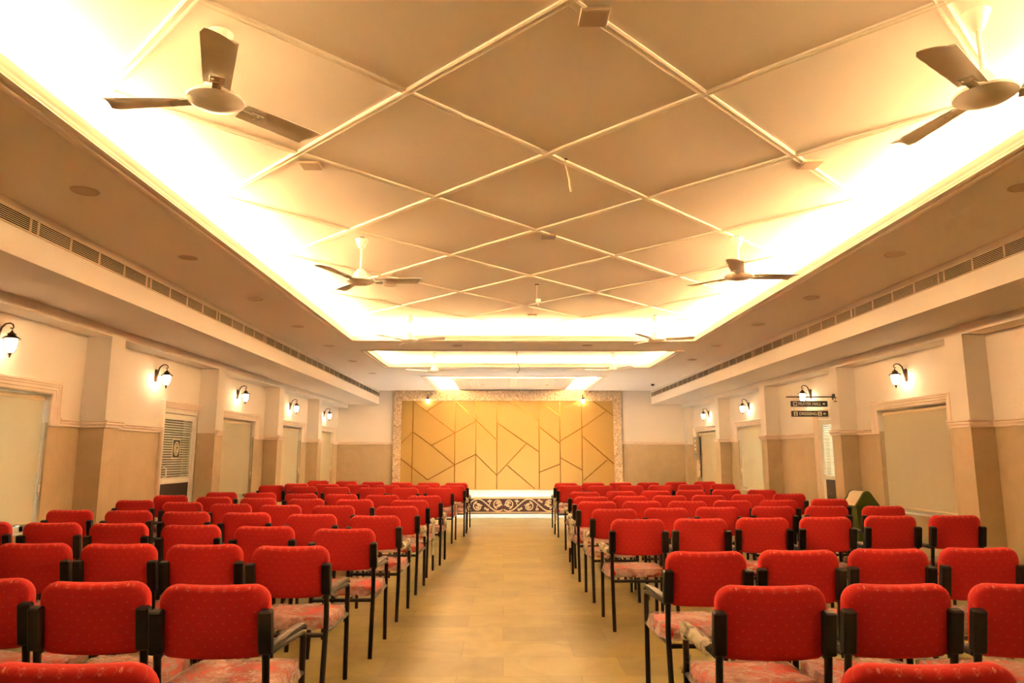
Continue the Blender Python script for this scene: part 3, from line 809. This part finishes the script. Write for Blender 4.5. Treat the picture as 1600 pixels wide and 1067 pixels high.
CH = {
('L',0):[(-1.08,1.85)],
('L',1):[(-1.15,2.94),(-1.665,3.01),(-2.19,3.09)],
('L',2):[(-1.21,4.16),(-1.73,4.24),(-2.245,4.28),(-2.76,4.31)],
('L',3):[(-1.12,5.13),(-1.74,5.31),(-2.32,5.42),(-2.92,5.55),(-3.46,5.61),(-4.04,5.68)],
('L',4):[(-1.1,6.22),(-1.68,6.38),(-2.32,6.57),(-2.91,6.68),(-3.51,6.83),(-4.1,6.9)],
('L',5):[(-1.08,7.36),(-1.75,7.48),(-2.32,7.56),(-2.91,7.77),(-3.55,8.05),(-4.25,8.4)],
('L',6):[(-1.08,8.36),(-1.74,8.49),(-2.34,8.62),(-2.97,8.8),(-3.6,9.04),(-4.30,9.40)],
('L',7):[(-1.01,9.27),(-1.58,9.45),(-2.16,9.66),(-2.74,9.83),(-3.37,10.06),(-3.95,10.18)],
('L',8):[(-1.02,11.5),(-1.57,11.53),(-2.1,11.59),(-2.71,11.76),(-3.32,12.07),(-3.99,12.48)],
('L',9):[(-0.88,12.45),(-1.46,12.49),(-2.02,12.61),(-2.58,12.8),(-3.16,12.98),(-3.8,13.31)],
('L',10):[(-0.88,13.52),(-1.41,13.64),(-1.94,13.8),(-2.53,14.05),(-3.12,14.39),(-3.76,14.69)],
('R',1):[(1.06,1.82)],
('R',2):[(1.06,2.89),(1.58,2.92),(2.10,2.92)],
('R',3):[(1.09,3.9),(1.61,3.95),(2.13,4.0),(2.66,4.04)],
('R',4):[(1.09,5.86),(1.61,5.9),(2.15,5.99),(2.7,6.04),(3.31,6.16),(3.89,6.2)],
('R',5):[(1.07,6.97),(1.6,7.09),(2.14,7.21),(2.74,7.32),(3.3,7.35),(3.88,7.34)],
('R',6):[(1.05,8.08),(1.565,8.14),(2.08,8.14),(2.63,8.27),(3.19,8.34),(3.88,8.56)],
('R',7):[(1.1,9.02),(1.615,9.16),(2.14,9.27),(2.67,9.37),(3.25,9.55),(3.86,9.71)],
('R',8):[(1.15,10.2),(1.69,10.37),(2.23,10.53),(2.78,10.69),(3.36,10.84),(3.88,10.79)],
('R',9):[(1.14,12.3),(1.66,12.31),(2.19,12.39),(2.73,12.48),(3.33,12.8),(3.97,13.01)],
('R',10):[(1.17,13.45),(1.69,13.55),(2.22,13.64),(2.76,13.71),(3.34,13.9),(3.97,14.16)]}
ORD = 'first second third fourth fifth sixth seventh eighth ninth tenth eleventh'.split()
STRIPS = {('L',2):None,('L',4):2,('L',5):2,('L',6):3,('L',7):1,('L',8):1,('L',9):0,('L',10):0,('R',2):0,('R',4):0,('R',5):1,('R',6):1,('R',7):3,('R',8):0,('R',9):3,('R',10):0}
random.seed(21); first = True
for (sd, k), L in CH.items():
    for i, (x, y) in enumerate(L):
        c = proto if first else copy_tree(proto); first = False
        c.location = (x, y, 0); c.rotation_euler = (0, 0, math.radians(random.uniform(-.7, .7)))
        side = 'left' if sd == 'L' else 'right'
        seat = 'aisle seat' if i == 0 else ORD[i]+' seat from aisle'
        tag(c, 'red padded black-framed chair %s of aisle, %s row from stage, %s' % (side, ORD[10-k], seat), 'chair', 'red banquet chairs %s of the aisle' % side)
        for ch in c.children:
            if ch.name.startswith('seat') and ch.children:
                w = ch.children[0]; w.data = random.choice(WR)
        if i == 0 and STRIPS.get((sd, k)) is not None:
            arms = [ch for ch in c.children if ch.name.startswith('armrest')]
            a = arms[1] if sd == 'L' else arms[0]
            o = bpy.data.objects.new('loose_wrap', SW[STRIPS[(sd,k)]]); COL.objects.link(o); o.parent = a
            o.location = (.230 if sd == 'L' else -.230, 0, 0); o['label'] = 'loose clear plastic wound round the arm'

# ------------------------------------------------------------------ ceiling fans
def blade_mesh():
    b = MB(); vs, fs = [], []; N, K = 12, 6
    for i in range(N+1):
        t = i/N; r = .145+t*.455
        w = (.062+.018*t)
        rnd = 1 if t < .93 else (1-((t-.93)/.07)**2*.22)
        for k in range(K+1):
            q = -1+2*k/K
            rr = r - (.045*(.5+.5*q) if t > .99 else 0)*1.0
            z = .012*math.sin(t*1.2) - q*w*math.sin(math.radians(11-5*t)) + .010*(1-q*q)
            for h in (0, .003): vs.append((rr, q*w*rnd, z+h))
    S = (K+1)*2
    for i in range(N):
        for k in range(K):
            a = i*S+k*2; fs += [(a,a+2,a+S+2,a+S),(a+1,a+S+1,a+S+3,a+3)]
        fs += [(i*S, (i+1)*S, (i+1)*S+1, i*S+1), (i*S+K*2, i*S+K*2+1, (i+1)*S+K*2+1, (i+1)*S+K*2)]
    for i in (0, N):
        for k in range(K): a = i*S+k*2; fs.append((a,a+1,a+3,a+2))
    b.add(vs, fs); return b.mesh('blade', M['fan'], smooth=40)
BLADE = blade_mesh()
def brk():
    b = MB()
    b.bevbox(.10, .20, -.022, .022, -.008, -.002, .002); b.bevbox(.18, .25, -.034, .034, -.006, -.001, .002)
    for s in (-1,1): b.lathe([(.006,-.011),(.006,-.006)], 8, Matrix.Translation((.225,.018*s,0)))
    return b.mesh('blade_bracket', M['fan'], smooth=30)
BRK = brk()
def fan(x, y, zc, zh, a0, label, open_top=True):
    f = tag(empty('ceiling_fan', (x, y, zh)), label, 'ceiling fan', 'cream ceiling fans with three blades')
    D = zc-zh
    b = MB(); b.lathe([(.0,-.040),(.05,-.038),(.105,-.026),(.135,-.008),(.138,.002),(.130,.010),(.085,.018),(.082,.030),(.075,.050),(.055,.085),(.030,.115),(.016,.125)], 32); b.build('motor_housing', M['fan'], f, smooth=35)
    b = MB(); b.lathe([(.011,.11),(.011,D-.09)], 12); b.build('rod', M['fan'], f, smooth=50)
    b = MB(); b.lathe([(.016,D-.125),(.026,D-.118),(.034,D-.10),(.058,D-.045),(.062,D-.030),(.054,D-.030),(.02,D-.05)], 24); b.build('canopy', M['fan'], f, smooth=35)
    b = MB(); b.tube([(0,0,D-.06),(.01,0,D-.02),(.012,.012,D-.0)], .006, 6); b.tube([(-.015,.01,D-.06),(-.024,.0,D-.035),(-.01,.01,D-.0)], .007, 6); b.build('hook_wire', M['void'], f)
    for k in range(3):
        o = bpy.data.objects.new('blade', BLADE); COL.objects.link(o); o.parent = f; o.rotation_euler = (0,0,math.radians(a0+120*k)); 
        q = bpy.data.objects.new('blade_bracket', BRK); COL.objects.link(q); q.parent = o
    return f
fan(-1.43, 3.31, 3.5, 3.11, -187, 'cream ceiling fan overhead, nearest the camera on the left half')
fan(2.27, 3.10, 3.5, 3.05, -142, 'cream ceiling fan overhead, nearest the camera on the right half')
fan(-1.40, 6.78, 3.5, 3.05, -116, 'cream ceiling fan, second from the camera on the left half')
fan(2.29, 6.70, 3.5, 3.09, -112, 'cream ceiling fan, second from the camera on the right half')
fan(-1.45, 10.78, 3.5, 3.11, -134, 'cream ceiling fan by the far cove edge of the lattice ceiling, left half')
fan(2.33, 10.68, 3.5, 3.11, -131, 'cream ceiling fan by the far cove edge of the lattice ceiling, right half')
fan(-1.38, 14.1, 3.40, 3.02, 195, 'small far ceiling fan in the middle recess, left of the hanging wire')
fan(2.20, 14.1, 3.40, 3.05, 177, 'small far ceiling fan in the middle recess, right of the hanging wire')

# ------------------------------------------------------------------ wall lanterns
def lantern_proto():
    r = empty('wall_lantern')   # wall at x=0, room towards +x
    b = MB()
    pl = [(.030*math.cos(t), (.055 if math.sin(t) > 0 else -.055)+.030*math.sin(t)) for t in [2*PI*k/20 for k in range(20)]]
    b.prism(pl, 0, .014, Matrix(((0,0,1,0),(1,0,0,0),(0,1,0,.03),(0,0,0,1))))
    b.prism([(u*.7, v*.8) for u, v in pl], .014, .022, Matrix(((0,0,1,0),(1,0,0,0),(0,1,0,.03),(0,0,0,1))))
    b.build('wall_plate', M['bronze'], r, smooth=30)
    b = MB(); pts = [(.016,0,-.02),(.030,0,.04),(.036,0,.09),(.052,0,.140),(.085,0,.172),(.125,0,.178),(.152,0,.165),(.160,0,.142),(.150,0,.125),(.136,0,.128),(.133,0,.138)]
    b.tube(pts, [.012,.011,.010,.009,.008,.0075,.007,.0065,.006,.005,.004], 8); b.tube([(.150,0,.126),(.150,0,.100)], .003, 6)
    b.build('scroll_arm', M['bronze'], r, smooth=50)
    T = Matrix.Translation((.150,0,0))
    b = MB(); b.lathe([(.0,.112),(.008,.108),(.010,.098),(.016,.092),(.034,.078),(.040,.072),(.030,.070),(.034,.062),(.055,.050),(.074,.036),(.078,.030),(.072,.030),(.05,.042),(.0,.050)], 20, T); b.build('hood', M['bronze'], r, smooth=35)
    b = MB(); b.lathe([(.0,.040),(.046,.036),(.049,.02),(.047,-.02),(.040,-.06),(.028,-.085),(.012,-.095),(.0,-.096)], 20, T); b.build('globe', M['globe'], r, smooth=60)
    b = MB()
    for k in range(4):
        a = PI/4+k*PI/2
        b.tube([(.150+q*math.cos(a), q*math.sin(a), z) for q, z in ((.060,.034),(.055,.0),(.050,-.04),(.038,-.08),(.018,-.100))], .003, 6)
    b.build('cage', M['bronze'], r, smooth=50)
    b = MB(); b.lathe([(.014,-.094),(.018,-.100),(.014,-.112),(.010,-.116),(.007,-.132),(.003,-.142),(.0,-.144)], 14, T); b.build('finial', M['bronze'], r, smooth=40)
    return r
lp = lantern_proto(); first = True
ln = [('L', XL, y, t) for y, t in zip((6.45,9.48,12.42,15.50,18.46), ('nearest the camera', 'over the glazed door', 'third from the camera', 'fourth from the camera', 'farthest from the camera'))]
ln += [('R', XR, y, t) for y, t in zip((9.20,12.12,15.22,18.24), ('over the blind behind the green bin', 'behind the hanging signs', 'second from the stage', 'closest to the stage'))]
ln += [('B', 20.04, x, t) for x, t in ((-2.12, 'left end'), (2.23, 'right end'))]
for sd, a, y, t in ln:
    c = lp if first else copy_tree(lp); first = False
    if sd == 'L': c.location = (XL, y, 2.385)
    elif sd == 'R': c.location = (XR, y, 2.375); c.rotation_euler = (0,0,PI)
    else: c.location = (y, a, 2.88); c.rotation_euler = (0,0,-PI/2); c.scale = (.9,.9,.9)
    lab = {'L':'lit bronze wall lantern on the left wall, %s','R':'lit bronze wall lantern on the right wall, %s','B':'lit bronze lantern at the %s of the golden backdrop'}[sd] % t
    tag(c, lab, 'wall lamp', 'lit bronze lanterns')

# ------------------------------------------------------------------ air grilles on the bulkheads
def grille(X, sgn, y0, y1, label):
    z0, z1 = 2.985, 3.105
    g = tag(empty('air_grille', (X, y0, z0)), label, 'air vent', 'slotted air grilles on the bulkheads')
    L, Hh = y1-y0, z1-z0
    def bx(b, d0, d1, ya, yb, za, zb): b.box(min(sgn*d0, sgn*d1), max(sgn*d0, sgn*d1), ya, yb, za, zb)
    b = MB(); bx(b, .0005, .002, 0, L, 0, Hh); b.build('backing', M['void'], g)
    b = MB(); bx(b, .0005, .014, 0, L, 0, .006); bx(b, .0005, .014, 0, L, Hh-.006, Hh)
    for y in (.002, .09): bx(b, .0005, .0145, y, y+.007, .0, Hh)
    q = (L-.09)/4
    for i in range(1, 4): bx(b, .0005, .0145, .09+i*q, .096+i*q, 0, Hh)
    b.build('frame', M['slat'], g)
    b = MB(); n = 8
    for i in range(n):
        z = .009+(Hh-.018)*i/(n-1)
        b.add([(sgn*.003,0,z+.0045),(sgn*.013,0,z-.0035),(sgn*.013,0,z-.0005),(sgn*.003,0,z+.0065),(sgn*.003,L,z+.0045),(sgn*.013,L,z-.0035),(sgn*.013,L,z-.0005),(sgn*.003,L,z+.0065)], [(0,1,5,4),(1,2,6,5),(2,3,7,6),(3,0,4,7),(0,3,2,1),(4,5,6,7)])
    b.build('louvre', M['slat'], g)
NEAR = ['nearest the camera','second from the camera','third from the camera','fourth from the camera','fifth from the camera','sixth from the camera','second from the stage','closest to the stage']
def run(X, sgn, ys, side):
    for i in range(len(ys)-1):
        nm = NEAR[i] if i < 6 else NEAR[-(len(ys)-1-i)]
        grille(X, sgn, ys[i], ys[i+1], 'long slotted air grille on the %s bulkhead, %s' % (side, nm))
run(XBL, 1, [3.355+1.725*i for i in range(10)] + [20.03], 'left')
run(XBR, -1, [4.77+1.725*i for i in range(9)] + [20.0], 'right')

# ------------------------------------------------------------------ flush ceiling fittings
DP = [(-2.89,4.71,'left band, nearest the camera'),(-2.91,6.38,'left band, second from the camera'),(-2.90,8.15,'left band, third from the camera'),(-2.92,9.94,'left band, fourth from the camera'),(-2.91,11.75,'left band, fifth from the camera'),(-2.92,13.69,'left band, second from the stage'),(-2.92,15.76,'left band, closest to the stage'),
 (3.53,4.56,'right band, nearest the camera'),(3.55,6.2,'right band, second from the camera'),(3.56,8.0,'right band, third from the camera'),(3.55,9.71,'right band, fourth from the camera'),(3.54,11.65,'right band, second from the stage'),(3.60,13.42,'right band, closest to the stage'),
 (-.77,11.71,'cross band between the recesses, left half'),(1.39,11.64,'cross band between the recesses, right half')]
for x, y, t in DP:
    b = MB(); b.lathe([(.0,-.004),(.070,-.004),(.074,-.007),(.088,-.006),(.092,0)], 28)
    o = b.build('round_ceiling_light', M['disc'], smooth=30, loc=(x, y, ZB)); tag(o, 'unlit flush round light in the ceiling, '+t, 'ceiling light', 'unlit flush ceiling lights')
SP = [(.44,3.18,'between the two nearest fans'),(-1.43,5.01,'between first and second left-hand fans'),(2.26,4.95,'between first and second right-hand fans'),(.44,6.72,'between the two second fans'),(.44,10.73,'between the two farthest lattice fans')]
for x, y, t in SP:
    b = MB(); b.bevbox(-.072, .072, -.072, .072, -.020, -.0005, .004); b.bevbox(-.060, .060, -.060, .060, -.022, -.020, .001)
    o = b.build('square_ceiling_plate', M['plate'], loc=(x, y, 3.5)); tag(o, 'square cover plate on the lattice ceiling, '+t, 'ceiling plate', 'square cover plates on the lattice ceiling')
b = MB(); b.lathe([(.0,-.012),(.075,-.012),(.085,-.006),(.088,0)], 28); tag(b.build('round_ceiling_plate', M['plate'], smooth=30, loc=(-1.44,8.79,3.5)), 'round flat cover plate on the lattice ceiling behind a fan', 'ceiling plate')

def wire(name, pts, r, m, label, hole=None, bulb=None):
    w = empty(name, pts[0]); o = V(pts[0])
    tag(w, label, 'wire')
    b = MB(); b.tube([V(p)-o for p in pts], r, 6); b.build('cable', m, w, smooth=60)
    b = MB(); b.lathe([(.0,-.002),(hole,-.002),(hole,0)], 14); b.build('ceiling_hole', M['void'], w)
    if bulb:
        b = MB(); p = V(bulb)-o; b.bevbox(p.x-.03, p.x+.03, p.y-.02, p.y+.02, p.z-.03, p.z+.02, .006); b.build('connector', M['fan'], w)
wire('hanging_wire', [(.448,4.90,3.5),(.452,4.93,3.46),(.470,4.98,3.41),(.482,5.0,3.385),(.487,5.02,3.35),(.50,5.05,3.31)], .006, M['wire'], 'pale wire dangling from a hole beside the lattice strip', .016)
wire('hanging_wire', [(.42,8.75,3.5),(.42,8.75,3.42),(.415,8.75,3.34),(.43,8.74,3.27),(.44,8.73,3.22)], .0025, M['wire'], 'thin wire with a small pale connector under a dark ceiling hole', .03, (.435,8.74,3.29))
wire('hanging_wire', [(.26,13.4,3.40),(.25,13.4,3.20),(.27,13.4,3.09),(.305,13.4,3.02),(.30,13.4,2.96),(.26,13.4,2.91)], .008, M['wiredark'], 'dark wire hanging down from the middle recess', .02)

# dome camera
dm = tag(empty('security_camera', (3.79, 17.95, ZB)), 'small dark dome camera on the ceiling right of the stage', 'security camera')
b = MB(); b.lathe([(.052,-.022),(.056,-.018),(.056,0)], 20); b.build('ceiling_mount', M['fan'], dm, smooth=40)
b = MB(); b.lathe([(.0,-.068),(.02,-.064),(.036,-.050),(.044,-.030),(.046,-.022)], 20); b.build('dome', M['signblack'], dm, smooth=60)

# ------------------------------------------------------------------ signs
def text_mesh(s, size, name, m, parent, loc, bold=.0):
    cu = bpy.data.curves.new(name, 'FONT'); cu.body = s; cu.size = size; cu.extrude = .0012; cu.align_x = 'LEFT'; cu.align_y = 'CENTER'; cu.offset = bold
    t = bpy.data.objects.new(name, cu); COL.objects.link(t); bpy.context.view_layer.update()
    me = bpy.data.meshes.new_from_object(t.evaluated_get(bpy.context.evaluated_depsgraph_get()))
    bpy.data.objects.remove(t); bpy.data.curves.remove(cu)
    me.materials.clear(); me.materials.append(m)
    xs = [v.co.x for v in me.vertices]; 
    o = bpy.data.objects.new(name, me); COL.objects.link(o); o.parent = parent; o.location = loc; o.rotation_euler = (PI/2, 0, 0)
    return o, min(xs), max(xs)
br = tag(empty('sign_bracket', (XRP, 10.74, 2.243)), 'black rod on a round wall flange carrying the two hanging signs', 'sign bracket')
b = MB(); b.tube([(-.02,0,0),(-.725,0,0)], .009, 10); b.build('rod', M['signblack'], br, smooth=50)
b = MB(); b.lathe([(.0,.024),(.02,.022),(.05,.010),(.052,0)], 20, Matrix.Rotation(-PI/2, 4, 'Y')); b.build('flange', M['signblack'], br, smooth=40)
MS = Matrix(((1,0,0,0),(0,0,-1,0),(0,1,0,0),(0,0,0,1)))
def sign(zc, text, label, prayer):
    W, Hh = .56, .088
    s = tag(empty('hanging_sign', (4.637, 10.74, zc)), label, 'sign', 'hanging direction signs')
    b = MB(); b.bevbox(-W/2, W/2, -.008, .008, -Hh/2, Hh/2, .003); b.build('board', M['signblack'], s)
    b = MB()
    ztop = (2.243-zc-.003) if prayer else (2.137-zc-.044)
    for x in (-.23, .225): b.tube([(x,0,Hh/2),(x,0,ztop-.008)], .0015, 5)
    b.build('hanging_cord', M['grey'], s)
    F = MS @ Matrix.Translation((0,0,.0085))
    def square(cx, sz=.030):
        b.mi = 0; b.prism([(cx-sz,-sz),(cx+sz,-sz),(cx+sz,sz),(cx-sz,sz)], 0, .001, F)
    b = MB(); square(-.215)
    b.mi = 1
    G = F @ Matrix.Translation((0,0,.001))
    if prayer:
        b.prism([(-.239,-.012),(-.191,-.012),(-.196,.004),(-.206,.016),(-.215,.024),(-.224,.016),(-.234,.004)], 0, .0008, G)
        b.prism([(-.237,-.023),(-.193,-.023),(-.193,-.018),(-.237,-.018)], 0, .0008, G)
    else:
        for cx in ((-.215,)):
            b.prism([(cx+.006*math.cos(t), .019+.006*math.sin(t)) for t in [k*PI/5 for k in range(10)]], 0, .0008, G)
            b.prism([(cx-.010,-.012),(cx-.006,-.012),(cx-.005,-.025),(cx+.005,-.025),(cx+.006,-.012),(cx+.010,-.012),(cx+.006,.011),(cx-.006,.011)], 0, .0008, G)
    b.build('pictogram', [M['signwhite'], M['signblack']], s)
    if not prayer:
        b = MB(); square(.150); b.mi = 1; cx = .150
        b.prism([(cx+.006*math.cos(t), .019+.006*math.sin(t)) for t in [k*PI/5 for k in range(10)]], 0, .0008, G)
        b.prism([(cx-.007,-.025),(cx+.007,-.025),(cx+.009,.010),(cx-.009,.010)], 0, .0008, G)
        b.build('pictogram', [M['signwhite'], M['signblack']], s)
    b = MB(); cx = .222
    b.prism([(cx-.022,-.009),(cx-.002,-.009),(cx-.002,-.020),(cx+.022,0),(cx-.002,.020),(cx-.002,.009),(cx-.022,.009),(cx-.016,0)], 0, .001, F); b.build('arrow', M['signwhite'], s)
    o, a, c = text_mesh(text, .062, 'lettering', M['signwhite'], s, (0, -.0095, -.002), .0012)
    want = (-.165, .180) if prayer else (-.160, .105)
    k = (want[1]-want[0])/(c-a); o.scale = (k, 1, 1); o.location.x = want[0]-a*k
sign(2.137, 'PRAYER HALL', 'upper hanging black sign reading PRAYER HALL with an arrow', True)
sign(1.988, 'DRESSING', 'lower hanging black sign reading DRESSING with figure icons', False)
b = MB(); b.mi = 0; b.bevbox(-.03, 0, -.035, .035, -.032, .032, .004); b.mi = 1; b.bevbox(-.034, -.03, -.022, .022, -.020, .020, .001)
b.mi = 1; b.box(-.028, -.002, -.0365, -.035, -.022, .022)
tag(b.build('wall_bracket_box', [M['bronze'], M['signwhite']], loc=(XRP, 10.66, 2.195)), 'small dark-edged square plate by the rod flange beside the hanging signs', 'wall fitting')

# ------------------------------------------------------------------ green bin
bn = tag(empty('litter_bin', (4.70, 9.52, 0)), 'green litter bin with a gabled lid and cream flaps by the right wall', 'bin')
b = MB()
w0, w1, d0, d1 = .115, .14, .15, .185
b.add([(-w0,-d0,.02),(w0,-d0,.02),(w0,d0,.02),(-w0,d0,.02),(-w1,-d1,.70),(w1,-d1,.70),(w1,d1,.70),(-w1,d1,.70)], [(3,2,1,0),(4,5,6,7),(0,1,5,4),(1,2,6,5),(2,3,7,6),(3,0,4,7)])
b.box(-w0-.01, w0+.01, -d0-.01, d0+.01, 0, .03)
b.build('body', M['green'], bn)
b = MB(); gp = [(-.158,0),(.158,0),(.158,.022),(.085,.125)] + [(.085*math.cos(t)*.75+.0, .135+.075*math.sin(t)) for t in [math.radians(a) for a in (30,60,90,120,150)]] + [(-.085,.125),(-.158,.022)]
My = Matrix(((1,0,0,0),(0,0,1,0),(0,1,0,.70),(0,0,0,1)))
b.prism(gp, -.205, -.165, My); b.prism(gp, .165, .205, My); b.prism([(-.158,0),(.158,0),(.158,.02),(-.158,.02)], -.205, .205, My)
b.build('lid', M['green'], bn, smooth=35)
for s in (-1, 1):
    b = MB(); fl = [(.150*s,.022),(.078*s,.122),(.060*s,.165),(.030*s,.195),(.0,.204),(.0,.194),(.026*s,.186),(.052*s,.158),(.068*s,.118),(.140*s,.022)]
    b.prism(fl, -.165, .165, My); b.build('swing_flap', M['cream_plastic'], bn, smooth=50)
b = MB(); F = Matrix(((1,0,0,.035),(0,0,-1,-.1785),(0,1,0,.505),(0,0,0,1))) @ Matrix.Rotation(-.05, 4, 'X')
for k in range(3):
    a = PI/2+k*2*PI/3
    p = [(.045*math.cos(a+t)*.9, .045*math.sin(a+t)) for t in (-.75,-.25,.25)]
    ribbon(b, p, .018, F, .003)
    e = p[-1]; dd = a+.25+PI/2
    b.prism([(e[0]+.018*math.cos(dd+q), e[1]+.018*math.sin(dd+q)) for q in (0, 2.1, 4.2)], 0, .003, F)
b.build('recycling_mark', M['signwhite'], bn)

# ------------------------------------------------------------------ switch box on the far right wall
sb = tag(empty('switch_box', (XR, 19.44, 1.30)), 'narrow grey green switch box by the last blind on the right wall', 'switch box')
b = MB(); b.bevbox(-.07, -.001, -.20, .20, 0, .56, .006); b.build('case', M['grey'], sb)
b = MB(); 
for z in (.42,.30,.2): b.bevbox(-.078, -.07, -.10, .06, z, z+.06, .003)
b.build('breaker', M['cream_plastic'], sb)
b = MB(); b.lathe([(.0,.012),(.02,.010),(.022,0)], 14, Matrix.Translation((-.07,-.08,.09)) @ Matrix.Rotation(-PI/2, 4, 'Y')); b.build('knob', M['signblack'], sb)
b = MB(); b.bevbox(-.012, -.001, -.17, .13, -.52, -.06, .003)
ob = b.build('notice_board', M['cream_plastic'], loc=(XR, 19.42, 1.30)); tag(ob, 'pale yellow strip board on the right wall under the switch box', 'board')
for z in (-.12,-.30,-.49):
    b = MB(); b.lathe([(.0,.008),(.016,.008),(.018,0)], 10, Matrix.Translation((-.012,-.13,z)) @ Matrix.Rotation(-PI/2, 4, 'Y')); b.build('screw_cap', M['wiredark'], ob)

# ------------------------------------------------------------------ light
def area(name, loc, sx, sy, power, col, rot=(0,0,0), spread=PI):
    l = bpy.data.lights.new(name, 'AREA'); l.shape = 'RECTANGLE'; l.size = sx; l.size_y = sy; l.energy = power; l.color = col; l.spread = spread
    o = bpy.data.objects.new(name, l); COL.objects.link(o); o.location = loc; o.rotation_euler = rot; return o
SPR = math.radians(145)
WARM = (1.0, .70, .42)
PW = 53.0                       # watts per metre of LED strip
UP = (PI, 0, 0)
zl = ZT+.012
def strips(rec, o, far=True, near=True, k=1.0):
    x0, x1, y0, y1, z = rec
    L = o[3]-o[2]; ym = (o[2]+o[3])/2; inset = .19
    area('led_strip', (x0+inset-.05, ym, zl), .05, L, PW*L*k, WARM, UP, SPR); area('led_strip', (x1-inset+.05, ym, zl), .05, L, PW*L*k, WARM, UP, SPR)
    W = o[1]-o[0]; xm = (o[0]+o[1])/2
    if far: area('led_strip', (xm, y1-.14, zl), W, .05, PW*W*k*.34, WARM, UP, SPR)
    if near: area('led_strip', (xm, y0+.14, zl), W, .05, PW*W*k*.5, WARM, UP, SPR)
strips(REC[0], OPN[0], near=False); strips(REC[1], OPN[1], k=1.0); strips(REC[2], OPN[2], far=False, k=1.5)
# daylight behind three openings
DAY = (.95, 1.0, .92)
area('window_daylight', (XL-.75, 6.5, 1.35), 1.2, 1.6, 25, DAY, (0, -PI/2, 0))
area('window_daylight', (XR+.75, 15.1, 1.3), .8, .9, 18, DAY, (0, PI/2, 0))
area('lobby_light', (5.95, 12.2, 2.65), .7, 1.5, 70, (.95,1.0,1.0))
area('passage_light', (-5.4, 12.6, 2.6),  .4, .4, 12, (1,.9,.75))
w = bpy.data.worlds.new('dusk'); scene.world = w; w.use_nodes = True
w.node_tree.nodes['Background'].inputs[0].default_value = (.5,.55,.6,1); w.node_tree.nodes['Background'].inputs[1].default_value = .05

# ------------------------------------------------------------------ camera
cam = bpy.data.cameras.new('camera'); co = bpy.data.objects.new('camera', cam); COL.objects.link(co); scene.camera = co
cam.sensor_width = 36; cam.lens = 1110/1600*36; cam.clip_start = .05; cam.clip_end = 200
co.location = (0, 0, 1.37); co.rotation_euler = (math.radians(90+9.085), 0, math.radians(-.688))
vs = scene.view_settings; vs.view_transform = 'Standard'; vs.look = 'None'; vs.gamma = 1; vs.use_curve_mapping = False; vs.exposure = 0.2
scene.cycles.use_denoising = True
scene.cycles.max_bounces = 10; scene.cycles.diffuse_bounces = 7; scene.cycles.glossy_bounces = 3; scene.cycles.transparent_max_bounces = 10
scene.cycles.sample_clamp_indirect = 0
scene.cycles.use_light_tree = True
